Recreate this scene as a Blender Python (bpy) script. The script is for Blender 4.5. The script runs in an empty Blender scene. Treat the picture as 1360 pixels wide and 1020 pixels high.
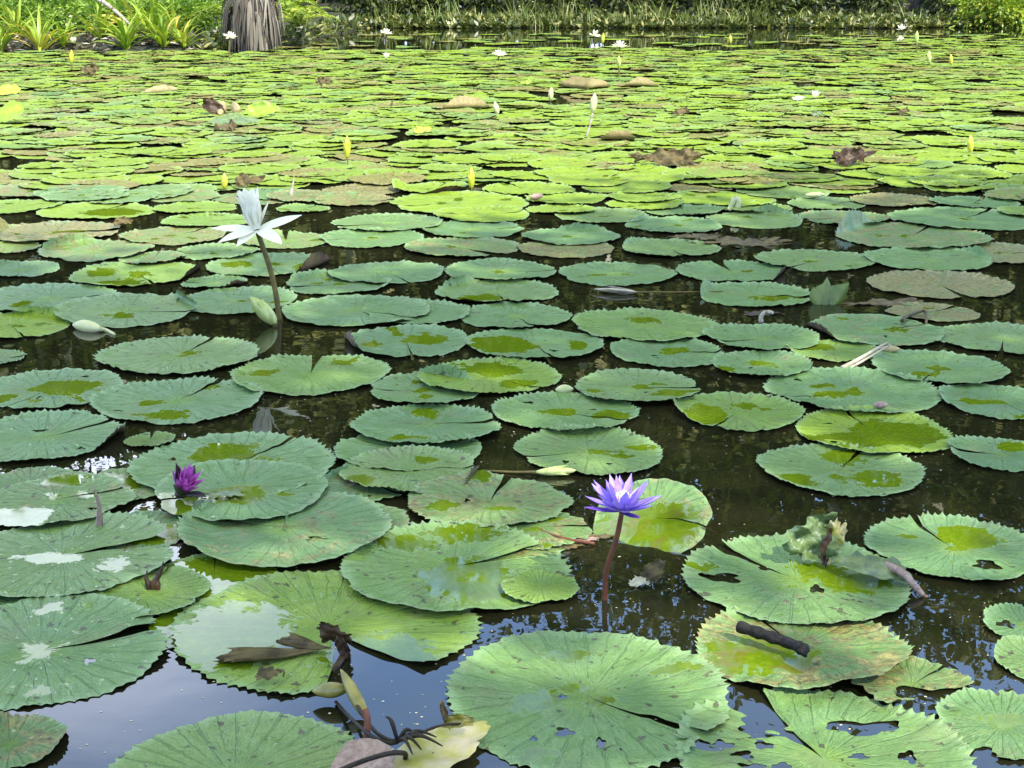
import bpy, math, random
import numpy as np
from mathutils import Vector, Matrix

# ---------------------------------------------------------------- camera, world, sun, exposure
scene = bpy.context.scene
COL = scene.collection
FPX, CX, CY, CAMH, PITCH = 1900.0, 680.0, 510.0, 1.3, math.radians(16.0)
cam_data = bpy.data.cameras.new("camera")
cam_data.sensor_width = 36.0
cam_data.lens = 36.0 * FPX / 1360.0
cam_data.clip_start = 0.05
cam_data.clip_end = 2000.0
cam = bpy.data.objects.new("camera", cam_data)
COL.objects.link(cam)
cam.location = (0, 0, CAMH)
cam.rotation_euler = (math.pi / 2 - PITCH, 0, 0)
scene.camera = cam

SUN = Vector((0.42, -0.62, 0.80)).normalized()
world = bpy.data.worlds.new("World")
scene.world = world
world.use_nodes = True
wt = world.node_tree
wt.nodes.clear()


def nd(t, typ, **kw):
    n = t.nodes.new(typ)
    for k, v in kw.items():
        setattr(n, k, v)
    return n


def setin(t, node, key, val):
    s = node.inputs[key]
    if isinstance(val, bpy.types.NodeSocket):
        t.links.new(val, s)
    else:
        s.default_value = val


def math_(t, op, a, b=None, c=None, clamp=False):
    n = nd(t, 'ShaderNodeMath', operation=op, use_clamp=clamp)
    setin(t, n, 0, a)
    if b is not None:
        setin(t, n, 1, b)
    if c is not None:
        setin(t, n, 2, c)
    return n.outputs[0]


def smooth(t, v, lo, hi, a=0.0, b=1.0):
    n = nd(t, 'ShaderNodeMapRange', interpolation_type='SMOOTHSTEP')
    setin(t, n, 0, v)
    setin(t, n, 1, lo)
    setin(t, n, 2, hi)
    setin(t, n, 3, a)
    setin(t, n, 4, b)
    return n.outputs[0]


def mixc(t, f, a, b, mode='MIX'):
    n = nd(t, 'ShaderNodeMix', data_type='RGBA', blend_type=mode)
    setin(t, n, 0, f)
    for k, v in ((6, a), (7, b)):
        setin(t, n, k, (*v, 1.0) if isinstance(v, tuple) and len(v) == 3 else v)
    return n.outputs[2]


def noise(t, vec, scale, detail=3.0, rough=0.55, dist=0.0):
    n = nd(t, 'ShaderNodeTexNoise')
    if vec is not None:
        setin(t, n, 'Vector', vec)
    setin(t, n, 'Scale', scale)
    setin(t, n, 'Detail', detail)
    setin(t, n, 'Roughness', rough)
    setin(t, n, 'Distortion', dist)
    return n.outputs[0]


sky = nd(wt, 'ShaderNodeTexSky', sky_type='NISHITA')
sky.sun_disc = False
sky.sun_elevation = math.asin(SUN.z)
sky.sun_rotation = math.atan2(SUN.x, SUN.y)
sky.air_density = 1.0
sky.dust_density = 0.6
sky.ozone_density = 1.5
tc = nd(wt, 'ShaderNodeTexCoord')
mp = nd(wt, 'ShaderNodeMapping')
mp.inputs['Scale'].default_value = (1.0, 1.0, 2.1)
mp.inputs['Location'].default_value = (0.35, 0.1, 0.0)
wt.links.new(tc.outputs['Generated'], mp.inputs['Vector'])
cn = noise(wt, mp.outputs[0], 2.3, 6.0, 0.52)
cloud = smooth(wt, cn, 0.56, 0.76)
csep = nd(wt, 'ShaderNodeSeparateXYZ')
wt.links.new(tc.outputs['Generated'], csep.inputs[0])
lowband = smooth(wt, csep.outputs[2], 0.02, 0.36, 0.45, 0.0)
cloud = math_(wt, 'MAXIMUM', math_(wt, 'MULTIPLY', cloud, 0.9), lowband)
base = mixc(wt, smooth(wt, csep.outputs[2], 0.45, 0.8, 0.6, 0.78), sky.outputs[0], mixc(wt, smooth(wt, csep.outputs[2], 0.45, 0.8), (5.0, 8.6, 16.5), (8.1, 8.5, 7.3)))
# the bright cloud bank low on the left
vd = nd(wt, 'ShaderNodeVectorMath', operation='DOT_PRODUCT')
wt.links.new(tc.outputs['Generated'], vd.inputs[0])
vd.inputs[1].default_value = (-0.30, 0.90, 0.31)
bank = math_(wt, 'MULTIPLY', smooth(wt, math_(wt, 'ADD', vd.outputs['Value'], math_(wt, 'MULTIPLY', cn, 0.05)), 0.992, 1.024), 0.62)
skyc = mixc(wt, bank, mixc(wt, cloud, base, (12.0, 13.2, 16.0)), (21.0, 22.0, 25.0))
bg = nd(wt, 'ShaderNodeBackground')
wt.links.new(skyc, bg.inputs[0])
bg.inputs[1].default_value = 0.15
wo = nd(wt, 'ShaderNodeOutputWorld')
wt.links.new(bg.outputs[0], wo.inputs[0])

sun_data = bpy.data.lights.new("sun", 'SUN')
sun_data.energy = 5.0
sun_data.angle = math.radians(0.5)
sun_data.color = (1.0, 0.94, 0.84)
sun = bpy.data.objects.new("sun", sun_data)
COL.objects.link(sun)
sun.rotation_euler = (-SUN).to_track_quat('-Z', 'Y').to_euler()

scene.view_settings.view_transform = 'Standard'
scene.view_settings.look = 'None'
scene.view_settings.exposure = 1.17
scene.view_settings.gamma = 1.0
scene.cycles.max_bounces = 8
scene.cycles.transparent_max_bounces = 8
scene.cycles.caustics_reflective = False
scene.cycles.caustics_refractive = False
scene.cycles.use_denoising = True

# ---------------------------------------------------------------- helpers
CP, SP = math.cos(PITCH), math.sin(PITCH)


def ray(px, py):
    u, v = (px - CX) / FPX, (py - CY) / FPX
    return np.array([u, CP - v * SP, -SP - v * CP])


def P(px, py, z=0.0):
    """the point of the level z seen at a photo position"""
    d = ray(px, py)
    return np.array([0, 0, CAMH]) + d * ((z - CAMH) / d[2])


def at(px, py, Y):
    """the point at distance Y seen at a photo position"""
    d = ray(px, py)
    return np.array([0, 0, CAMH]) + d * (Y / d[1])


def slant(px, py):
    d = ray(px, py)
    return (CAMH / -d[2])          # metres per unit of pixel / FPX


def sstep(x, a, b):
    t = np.clip((x - a) / (b - a), 0, 1)
    return t * t * (3 - 2 * t)


def tag(o, label=None, cat=None, group=None, kind=None):
    if label: o['label'] = label
    if cat: o['category'] = cat
    if group: o['group'] = group
    if kind: o['kind'] = kind
    return o


def mesh(name, V, faces, mat, parent=None, loc=(0, 0, 0), attrs=None, smooth_=True):
    """faces: list of int arrays of shape (n, 3) or (n, 4)"""
    me = bpy.data.meshes.new(name)
    V = np.asarray(V, dtype=np.float32) - np.asarray(loc, dtype=np.float32)
    me.vertices.add(len(V))
    me.vertices.foreach_set('co', V.ravel())
    faces = [np.asarray(f, dtype=np.int32) for f in faces if len(f)]
    li = np.concatenate([f.ravel() for f in faces])
    starts, c = [], 0
    for f in faces:
        starts.append(c + np.arange(len(f)) * f.shape[1])
        c += f.size
    starts = np.concatenate(starts).astype(np.int32)
    me.loops.add(len(li))
    me.loops.foreach_set('vertex_index', li)
    me.polygons.add(len(starts))
    me.polygons.foreach_set('loop_start', starts)
    if smooth_:
        me.polygons.foreach_set('use_smooth', np.ones(len(starts), dtype=bool))
    me.update(calc_edges=True)
    for k, v in (attrs or {}).items():
        a = me.attributes.new(k, 'FLOAT', 'POINT')
        a.data.foreach_set('value', np.broadcast_to(np.asarray(v, dtype=np.float32), (len(V),)).copy())
    me.materials.append(mat)
    o = bpy.data.objects.new(name, me)
    COL.objects.link(o)
    if parent is not None:
        o.parent = parent
    else:
        o.location = loc
    return o


def empty(name, loc, label, cat, group=None):
    o = bpy.data.objects.new(name, None)
    COL.objects.link(o)
    o.location = loc
    o.empty_display_size = 0.05
    return tag(o, label, cat, group)


def grid_faces(nu, nv, wrap=False):
    i, j = np.meshgrid(np.arange(nu - 1), np.arange(nv if wrap else nv - 1), indexing='ij')
    j2 = (j + 1) % nv
    return np.stack([i * nv + j, i * nv + j2, (i + 1) * nv + j2, (i + 1) * nv + j], -1).reshape(-1, 4)


def tube_arrays(pts, rad, n=8):
    pts = np.asarray(pts, float)
    m = len(pts)
    rad = np.broadcast_to(np.asarray(rad, float), (m,))
    T = np.gradient(pts, axis=0)
    T /= np.linalg.norm(T, axis=1)[:, None] + 1e-9
    ref = np.array([0.13, 0.21, 0.97])
    if abs(T[0] @ ref) > 0.9:
        ref = np.array([0.97, 0.1, 0.13])
    V = []
    a = np.arange(n) * 2 * math.pi / n
    for p, t, r in zip(pts, T, rad):
        u = np.cross(ref, t); u /= np.linalg.norm(u) + 1e-9
        w = np.cross(t, u)
        ref = np.cross(u, t) * -1 if False else ref
        V.append(p + r * (np.cos(a)[:, None] * u + np.sin(a)[:, None] * w))
    V = np.concatenate(V + [pts[:1], pts[-1:]])
    F = grid_faces(m, n, True)
    k = np.arange(n)
    c0 = np.stack([np.full(n, m * n), (k + 1) % n, k], -1)
    c1 = np.stack([np.full(n, m * n + 1), (m - 1) * n + k, (m - 1) * n + (k + 1) % n], -1)
    return V, [F, np.concatenate([c0, c1])]


def spline(pts, n=16):
    pts = np.asarray(pts, float)
    m = len(pts)
    t = np.linspace(0, m - 1, n)
    i = np.clip(np.floor(t).astype(int), 0, m - 2)
    f = (t - i)[:, None]
    p1, p2 = pts[i], pts[i + 1]
    p0, p3 = pts[np.clip(i - 1, 0, m - 1)], pts[np.clip(i + 2, 0, m - 1)]
    return 0.5 * (2 * p1 + (p2 - p0) * f + (2 * p0 - 5 * p1 + 4 * p2 - p3) * f ** 2 + (3 * p1 - p0 - 3 * p2 + p3) * f ** 3)


def join(parts):
    """[(V, [faces])] -> one V, faces"""
    Vs, T, Q, off = [], [], [], 0
    for V, F in parts:
        for f in F:
            f = np.asarray(f)
            (T if f.shape[1] == 3 else Q).append(f + off)
        Vs.append(V)
        off += len(V)
    out = []
    if Q: out.append(np.concatenate(Q))
    if T: out.append(np.concatenate(T))
    return np.concatenate(Vs), out


# ---------------------------------------------------------------- materials
def new_mat(name):
    m = bpy.data.materials.new(name)
    m.use_nodes = True
    m.node_tree.nodes.clear()
    return m, m.node_tree


def out_surf(t, sh):
    o = nd(t, 'ShaderNodeOutputMaterial')
    t.links.new(sh, o.inputs['Surface'])


def attr(t, name):
    n = nd(t, 'ShaderNodeAttribute', attribute_name=name)
    return n.outputs['Fac']


def plain(name, ca, cb, scale=20.0, rough=0.55, transl=0.0, tcol=None, bump=0.0, stretch=(1, 1, 1), rnd=0.0, spec=0.5):
    m, t = new_mat(name)
    g = nd(t, 'ShaderNodeNewGeometry')
    mpn = nd(t, 'ShaderNodeMapping')
    mpn.inputs['Scale'].default_value = stretch
    t.links.new(g.outputs['Position'], mpn.inputs['Vector'])
    n1 = noise(t, mpn.outputs[0], scale, 4.0)
    c = mixc(t, smooth(t, n1, 0.3, 0.7), ca, cb)
    if rnd:
        oi = nd(t, 'ShaderNodeObjectInfo')
        hs = nd(t, 'ShaderNodeHueSaturation')
        setin(t, hs, 'Color', c)
        setin(t, hs, 'Value', math_(t, 'MULTIPLY_ADD', oi.outputs['Random'], 2 * rnd, 1 - rnd))
        setin(t, hs, 'Hue', math_(t, 'MULTIPLY_ADD', oi.outputs['Random'], 0.04, 0.48))
        c = hs.outputs[0]
    b = nd(t, 'ShaderNodeBsdfPrincipled')
    setin(t, b, 'Base Color', c)
    setin(t, b, 'Roughness', rough)
    setin(t, b, 'Specular IOR Level', spec)
    if bump:
        bn = nd(t, 'ShaderNodeBump')
        bn.inputs['Distance'].default_value = bump
        setin(t, bn, 'Height', n1)
        t.links.new(bn.outputs[0], b.inputs['Normal'])
    sh = b.outputs[0]
    if transl:
        tr = nd(t, 'ShaderNodeBsdfTranslucent')
        setin(t, tr, 'Color', (*tcol, 1) if tcol else c)
        mx = nd(t, 'ShaderNodeMixShader')
        mx.inputs[0].default_value = transl
        t.links.new(sh, mx.inputs[1])
        t.links.new(tr.outputs[0], mx.inputs[2])
        sh = mx.outputs[0]
    out_surf(t, sh)
    return m


def leaf_mat(name, ca, cb, cc, rough=0.4, transl=0.25):
    """foliage: every leaf carries its own number in the attribute 'rnd'"""
    m, t = new_mat(name)
    r = attr(t, 'rnd')
    oi = nd(t, 'ShaderNodeObjectInfo')
    r2 = math_(t, 'FRACT', math_(t, 'ADD', r, math_(t, 'MULTIPLY', oi.outputs['Random'], 0.0)))
    c = mixc(t, smooth(t, r2, 0.0, 0.7), ca, cb)
    c = mixc(t, smooth(t, r2, 0.74, 0.92), c, cc)
    b = nd(t, 'ShaderNodeBsdfPrincipled')
    setin(t, b, 'Base Color', c)
    setin(t, b, 'Roughness', rough)
    tr = nd(t, 'ShaderNodeBsdfTranslucent')
    setin(t, tr, 'Color', mixc(t, 1.0, c, (1.3, 1.5, 0.6), 'MULTIPLY'))
    mx = nd(t, 'ShaderNodeMixShader')
    mx.inputs[0].default_value = transl
    t.links.new(b.outputs[0], mx.inputs[1])
    t.links.new(tr.outputs[0], mx.inputs[2])
    out_surf(t, mx.outputs[0])
    return m


def pad_material():
    m, t = new_mat("lily_pad_leaf")
    th, rr, hg, tan, lime, rnd = (attr(t, k) for k in ('th', 'rr', 'hgt', 'tan', 'lime', 'rnd'))
    geo = nd(t, 'ShaderNodeNewGeometry')
    pos = geo.outputs['Position']
    comb = nd(t, 'ShaderNodeCombineXYZ')
    setin(t, comb, 0, math_(t, 'MULTIPLY', th, 10.0))
    setin(t, comb, 1, math_(t, 'MULTIPLY', rr, 6.5))
    setin(t, comb, 2, math_(t, 'MULTIPLY', rnd, 60.0))
    streak = noise(t, comb.outputs[0], 1.0, 4.0, 0.6, 0.6)
    comb2 = nd(t, 'ShaderNodeCombineXYZ')
    setin(t, comb2, 0, math_(t, 'MULTIPLY', th, 26.0))
    setin(t, comb2, 1, math_(t, 'MULTIPLY', rr, 13.0))
    setin(t, comb2, 2, math_(t, 'MULTIPLY', rnd, 60.0))
    crinkle = noise(t, comb2.outputs[0], 1.0, 3.0, 0.6, 1.2)
    n_mid = noise(t, pos, 11.0, 4.0, 0.6)
    n_fine = noise(t, pos, 70.0, 4.0, 0.6)
    n_big = noise(t, pos, 3.1, 3.0, 0.5)
    # veins: straight ones from the stalk, twice as many in the outer half
    s1 = math_(t, 'ABSOLUTE', math_(t, 'SINE', math_(t, 'ADD', math_(t, 'MULTIPLY', th, 8.5), math_(t, 'MULTIPLY', n_mid, 0.5))))
    v1 = math_(t, 'SUBTRACT', 1.0, math_(t, 'MULTIPLY', math_(t, 'MULTIPLY', s1, rr), 13.0), clamp=True)
    s2 = math_(t, 'ABSOLUTE', math_(t, 'SINE', math_(t, 'ADD', math_(t, 'MULTIPLY', th, 17.0), math_(t, 'MULTIPLY', streak, 1.6))))
    v2 = math_(t, 'SUBTRACT', 1.0, math_(t, 'MULTIPLY', math_(t, 'MULTIPLY', s2, rr), 9.0), clamp=True)
    v2 = math_(t, 'MULTIPLY', v2, smooth(t, rr, 0.4, 0.6))
    vein = math_(t, 'MAXIMUM', v1, v2)
    # dry, waxy leaf
    g = mixc(t, smooth(t, n_big, 0.3, 0.7), (0.082, 0.156, 0.045), (0.104, 0.184, 0.050))
    g = mixc(t, math_(t, 'MULTIPLY', smooth(t, n_mid, 0.42, 0.75), 0.6), g, (0.105, 0.195, 0.085))
    g = mixc(t, math_(t, 'MULTIPLY', smooth(t, rnd, 0.45, 1.0), 0.75), g, (0.125, 0.185, 0.048))
    g = mixc(t, math_(t, 'MULTIPLY', smooth(t, rnd, 0.35, 0.0), 0.5), g, (0.076, 0.145, 0.054))
    g = mixc(t, lime, g, mixc(t, n_mid, (0.150, 0.225, 0.013), (0.190, 0.260, 0.026)))
    g = mixc(t, math_(t, 'MULTIPLY', smooth(t, streak, 0.35, 0.68, 0.0, 1.0), 0.45), g, mixc(t, 1.0, g, (0.62, 0.70, 0.62), 'MULTIPLY'))
    g = mixc(t, math_(t, 'MULTIPLY', smooth(t, crinkle, 0.55, 0.72), 0.5), g, mixc(t, 1.0, g, (0.6, 0.66, 0.62), 'MULTIPLY'))
    g = mixc(t, math_(t, 'MULTIPLY', vein, 0.28), g, (0.17, 0.26, 0.10))
    g = mixc(t, math_(t, 'MULTIPLY', smooth(t, rr, 0.30, 0.02), 0.65), g, (0.17, 0.27, 0.04))
    g = mixc(t, math_(t, 'MULTIPLY', smooth(t, math_(t, 'ADD', rr, math_(t, 'MULTIPLY', math_(t, 'SUBTRACT', crinkle, 0.5), 0.22)), 0.90, 1.0), 0.55), g, (0.185, 0.270, 0.125))
    g = mixc(t, math_(t, 'MULTIPLY', smooth(t, crinkle, 0.46, 0.25), 0.45), g, (0.165, 0.255, 0.100))
    silt = noise(t, pos, 6.5, 6.0, 0.7)
    g = mixc(t, math_(t, 'MULTIPLY', smooth(t, silt, 0.50, 0.72), 0.55), g, (0.110, 0.125, 0.052))
    g = mixc(t, math_(t, 'MULTIPLY', smooth(t, silt, 0.46, 0.30), 0.5), g, mixc(t, 1.0, g, (0.70, 0.82, 0.62), 'MULTIPLY'))
    # ageing: tan and brown patches, small specks
    n_spot = noise(t, pos, 34.0, 5.0, 0.7)
    tn = math_(t, 'ADD', tan, math_(t, 'ADD', math_(t, 'MULTIPLY', math_(t, 'SUBTRACT', n_mid, 0.5), 1.5), math_(t, 'MULTIPLY', math_(t, 'SUBTRACT', n_spot, 0.5), 1.3)))
    tcol = mixc(t, smooth(t, n_fine, 0.35, 0.65), (0.085, 0.062, 0.024), (0.23, 0.195, 0.066))
    g = mixc(t, math_(t, 'MULTIPLY', smooth(t, tn, 0.35, 0.75), 0.85), g, tcol)
    sp = noise(t, pos, 38.0, 2.0, 0.5)
    g = mixc(t, math_(t, 'MULTIPLY', smooth(t, math_(t, 'ADD', sp, math_(t, 'MULTIPLY', rnd, 0.05)), 0.695, 0.73), 0.85), g, (0.045, 0.040, 0.020))
    g = mixc(t, math_(t, 'MULTIPLY', smooth(t, noise(t, pos, 150.0, 2.0, 0.5), 0.64, 0.72), 0.5), g, (0.05, 0.08, 0.03))
    # rain water standing on the leaf
    hn = math_(t, 'ADD', hg, math_(t, 'MULTIPLY', math_(t, 'SUBTRACT', noise(t, pos, 15.0, 6.0, 0.68), 0.5), 0.75))
    hn = math_(t, 'ADD', hn, math_(t, 'MULTIPLY', math_(t, 'SUBTRACT', streak, 0.5), 0.22))
    wet = smooth(t, hn, -0.012, 0.012, 1.0, 0.0)
    drop = math_(t, 'MULTIPLY', smooth(t, noise(t, pos, 62.0, 3.0, 0.6), 0.655, 0.675), 0.9)
    wet = math_(t, 'MAXIMUM', wet, drop)
    wc = mixc(t, smooth(t, n_fine, 0.4, 0.68), (0.068, 0.112, 0.003), (0.095, 0.140, 0.006))
    wc = mixc(t, math_(t, 'MULTIPLY', smooth(t, n_mid, 0.45, 0.7), 0.5), wc, (0.060, 0.085, 0.005))
    wc = mixc(t, math_(t, 'MULTIPLY', vein, 0.25), wc, (0.16, 0.21, 0.03))
    wc = mixc(t, math_(t, 'MULTIPLY', smooth(t, tn, 0.45, 0.9), 0.7), wc, (0.11, 0.085, 0.02))
    edge = math_(t, 'MULTIPLY', smooth(t, hn, 0.0, 0.035, 1.0, 0.0), math_(t, 'SUBTRACT', 1.0, wet))
    g = mixc(t, math_(t, 'MULTIPLY', edge, 0.35), g, mixc(t, 1.0, g, (0.6, 0.75, 0.5), 'MULTIPLY'))
    lip_glint = math_(t, 'MULTIPLY', smooth(t, hn, 0.028, 0.010, 0.0, 1.0), smooth(t, hn, -0.004, 0.010, 0.0, 1.0))
    g = mixc(t, math_(t, 'MULTIPLY', lip_glint, 0.45), g, (0.21, 0.29, 0.15))  # glint along the water's raised lip, painted as a lighter leaf colour
    col = mixc(t, wet, g, wc)
    back = geo.outputs['Backfacing']
    under = mixc(t, smooth(t, n_mid, 0.35, 0.65), (0.055, 0.030, 0.022), (0.10, 0.075, 0.030))
    under = mixc(t, smooth(t, tan, 0.5, 0.9), under, mixc(t, n_mid, (0.15, 0.115, 0.045), (0.25, 0.205, 0.085)))
    under = mixc(t, math_(t, 'MULTIPLY', vein, 0.5), under, mixc(t, tan, (0.16, 0.12, 0.06), (0.36, 0.31, 0.16)))
    col = mixc(t, back, col, under)
    # relief
    h = math_(t, 'ADD', math_(t, 'MULTIPLY', streak, 0.9), math_(t, 'MULTIPLY', n_fine, 0.22))
    h = math_(t, 'ADD', h, math_(t, 'MULTIPLY', crinkle, 0.38))
    h = math_(t, 'ADD', h, math_(t, 'MULTIPLY', vein, -0.35))
    bn = nd(t, 'ShaderNodeBump')
    bn.inputs['Distance'].default_value = 0.0065
    bn.inputs['Strength'].default_value = 0.95
    setin(t, bn, 'Height', h)
    up = nd(t, 'ShaderNodeCombineXYZ')
    up.inputs[2].default_value = 1.0
    wetf = math_(t, 'MULTIPLY', wet, math_(t, 'SUBTRACT', 1.0, back))
    nm = nd(t, 'ShaderNodeMix', data_type='VECTOR')
    setin(t, nm, 0, wetf)
    t.links.new(bn.outputs[0], nm.inputs[4])
    t.links.new(up.outputs[0], nm.inputs[5])
    b = nd(t, 'ShaderNodeBsdfPrincipled')
    setin(t, b, 'Base Color', col)
    setin(t, b, 'Roughness', math_(t, 'MULTIPLY_ADD', wetf, -0.33, math_(t, 'MULTIPLY_ADD', n_mid, 0.30, 0.22)))
    setin(t, b, 'IOR', math_(t, 'MULTIPLY_ADD', wetf, -0.13, 1.46))
    dspec = smooth(t, lime, 0.1, 0.6, 0.26, 0.10)
    ms = nd(t, 'ShaderNodeMix', data_type='FLOAT')
    setin(t, ms, 0, wetf)
    setin(t, ms, 2, dspec)
    setin(t, ms, 3, 0.5)
    t.links.new(ms.outputs[0], b.inputs['Specular IOR Level'])
    t.links.new(nm.outputs[1], b.inputs['Normal'])
    out_surf(t, b.outputs[0])
    return m


def water_material():
    m, t = new_mat("pond_water")
    g = nd(t, 'ShaderNodeNewGeometry')
    n1 = noise(t, g.outputs['Position'], 2.2, 3.0, 0.5)
    n2 = noise(t, g.outputs['Position'], 17.0, 2.0, 0.5)
    h = math_(t, 'ADD', math_(t, 'MULTIPLY', n1, 1.0), math_(t, 'MULTIPLY', n2, 0.05))
    bn = nd(t, 'ShaderNodeBump')
    bn.inputs['Distance'].default_value = 0.0016
    bn.inputs['Strength'].default_value = 1.0
    setin(t, bn, 'Height', h)
    fr = nd(t, 'ShaderNodeFresnel')
    fr.inputs[0].default_value = 1.45
    t.links.new(bn.outputs[0], fr.inputs['Normal'])
    gl = nd(t, 'ShaderNodeBsdfGlossy')
    gl.inputs['Color'].default_value = (1, 1, 1, 1)
    gl.inputs['Roughness'].default_value = 0.0
    t.links.new(bn.outputs[0], gl.inputs['Normal'])
    tr = nd(t, 'ShaderNodeBsdfTransparent')
    tr.inputs['Color'].default_value = (0.36, 0.36, 0.17, 1)
    df = nd(t, 'ShaderNodeBsdfDiffuse')
    df.inputs['Color'].default_value = (0.021, 0.022, 0.009, 1)
    m1 = nd(t, 'ShaderNodeMixShader')
    m1.inputs[0].default_value = 0.45
    t.links.new(tr.outputs[0], m1.inputs[1])
    t.links.new(df.outputs[0], m1.inputs[2])
    m2 = nd(t, 'ShaderNodeMixShader')
    t.links.new(fr.outputs[0], m2.inputs[0])
    t.links.new(m1.outputs[0], m2.inputs[1])
    t.links.new(gl.outputs[0], m2.inputs[2])
    out_surf(t, m2.outputs[0])
    return m


M = {
    'pad': pad_material(),
    'water': water_material(),
    'ground': plain("bank_soil_and_mud", (0.010, 0.012, 0.005), (0.028, 0.030, 0.010), 6.0, 0.9, bump=0.02),
    'bark': plain("bark", (0.05, 0.038, 0.026), (0.12, 0.095, 0.07), 9.0, 0.9, bump=0.02, stretch=(1, 1, 0.25)),
    'tree_dark': leaf_mat("tree_leaves_dark", (0.030, 0.048, 0.010), (0.070, 0.090, 0.018), (0.32, 0.30, 0.11)),
    'tree_olive': leaf_mat("tree_leaves_olive", (0.060, 0.078, 0.016), (0.13, 0.14, 0.035), (0.34, 0.30, 0.12)),
    'bush': leaf_mat("bush_leaves", (0.060, 0.110, 0.015), (0.12, 0.18, 0.030), (0.24, 0.27, 0.09), 0.35),
    'herb': leaf_mat("bank_herb_leaves", (0.065, 0.130, 0.015), (0.130, 0.220, 0.020), (0.22, 0.29, 0.05), 0.4, 0.3),
    'strap': leaf_mat("strap_leaves", (0.115, 0.190, 0.016), (0.210, 0.285, 0.024), (0.38, 0.30, 0.05), 0.4, 0.3),
    'reed': leaf_mat("reed_blades", (0.070, 0.115, 0.018), (0.15, 0.18, 0.040), (0.32, 0.29, 0.12), 0.5, 0.2),
    'dry': leaf_mat("dry_fronds", (0.045, 0.036, 0.024), (0.15, 0.125, 0.09), (0.36, 0.32, 0.26), 0.75, 0.1),
    'fern': leaf_mat("fern_leaves", (0.11, 0.18, 0.015), (0.19, 0.26, 0.022), (0.30, 0.32, 0.05), 0.45, 0.3),
    'violet': plain("violet_petal", (0.22, 0.14, 0.56), (0.34, 0.24, 0.68), 45.0, 0.6, 0.14, (0.45, 0.28, 0.88)),
    'violet_dark': plain("violet_sepal", (0.14, 0.05, 0.36), (0.22, 0.10, 0.50), 40.0, 0.5, 0.15),
    'magenta': plain("magenta_petal", (0.25, 0.030, 0.20), (0.42, 0.09, 0.36), 60.0, 0.45, 0.25, (0.6, 0.14, 0.55)),
    'dark_sepal': plain("dark_sepal", (0.010, 0.009, 0.008), (0.035, 0.022, 0.012), 40.0, 0.5),
    'white': plain("white_petal", (0.74, 0.70, 0.54), (0.80, 0.76, 0.62), 30.0, 0.6, 0.25, (0.8, 0.78, 0.56)),
    'stamen': plain("stamens", (0.80, 0.62, 0.28), (0.80, 0.72, 0.80), 160.0, 0.6),
    'stem_red': plain("red_brown_stem", (0.062, 0.020, 0.010), (0.115, 0.038, 0.016), 40.0, 0.5, spec=0.25),
    'stem_olive': plain("olive_stem", (0.075, 0.060, 0.018), (0.12, 0.095, 0.025), 30.0, 0.5, spec=0.2),
    'bud': plain("green_bud", (0.24, 0.32, 0.06), (0.46, 0.48, 0.18), 45.0, 0.4, 0.1, bump=0.001, stretch=(1, 1, 0.2)),
    'bud_yellow': plain("yellow_bud", (0.30, 0.33, 0.02), (0.48, 0.45, 0.05), 30.0, 0.4, 0.15),
    'bud_pale': plain("pale_bud", (0.36, 0.38, 0.15), (0.48, 0.47, 0.24), 30.0, 0.45, 0.1),
    'dead': plain("dead_leaf", (0.036, 0.026, 0.009), (0.105, 0.080, 0.028), 25.0, 0.6, 0.05, bump=0.008, spec=0.25),
    'dead_dark': plain("rotten_leaf", (0.018, 0.011, 0.007), (0.05, 0.028, 0.012), 30.0, 0.45, bump=0.006, spec=0.2),
    'tan': plain("tan_leaf_underside", (0.20, 0.155, 0.065), (0.34, 0.28, 0.13), 18.0, 0.6, 0.1, bump=0.006),
    'yellow': plain("yellow_decaying_leaf", (0.26, 0.25, 0.015), (0.40, 0.34, 0.20), 22.0, 0.5, 0.1),
    'cream': plain("cream_scrap", (0.30, 0.28, 0.17), (0.46, 0.42, 0.28), 20.0, 0.5),
    'olive_leaf': plain("olive_leaf_tip", (0.06, 0.10, 0.012), (0.13, 0.17, 0.025), 20.0, 0.45, 0.2),
    'mauve': plain("mauve_brown_leaf", (0.15, 0.09, 0.065), (0.26, 0.18, 0.14), 110.0, 0.55),
    'olive_bud': plain("olive_seed_pod", (0.11, 0.10, 0.012), (0.21, 0.18, 0.035), 30.0, 0.4, bump=0.003),
    'black_stem': plain("black_stem", (0.012, 0.010, 0.007), (0.030, 0.022, 0.012), 60.0, 0.5, bump=0.003, spec=0.15),
    'stick': plain("wet_black_stick", (0.004, 0.004, 0.0035), (0.016, 0.013, 0.010), 50.0, 0.5, bump=0.006, spec=0.15),
    'torn': plain("torn_green_leaf", (0.040, 0.075, 0.025), (0.11, 0.155, 0.05), 44.0, 0.45, 0.0, bump=0.004),
    'lime': plain("lime_leaf", (0.15, 0.25, 0.02), (0.26, 0.34, 0.03), 12.0, 0.45, 0.25),
    'wood': plain("grey_branch", (0.16, 0.13, 0.10), (0.30, 0.26, 0.21), 14.0, 0.8, bump=0.01),
    'pale_stem': plain("pale_stem", (0.20, 0.17, 0.11), (0.34, 0.30, 0.21), 30.0, 0.5),
}

# ---------------------------------------------------------------- ground, water
def shore_y(x):
    return 25.9 + 10.8 * sstep(np.asarray(x, float), -4.5, -3.5) + 0.25 * np.sin(np.asarray(x) * 1.3) + 0.15 * np.sin(np.asarray(x) * 3.1)


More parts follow.
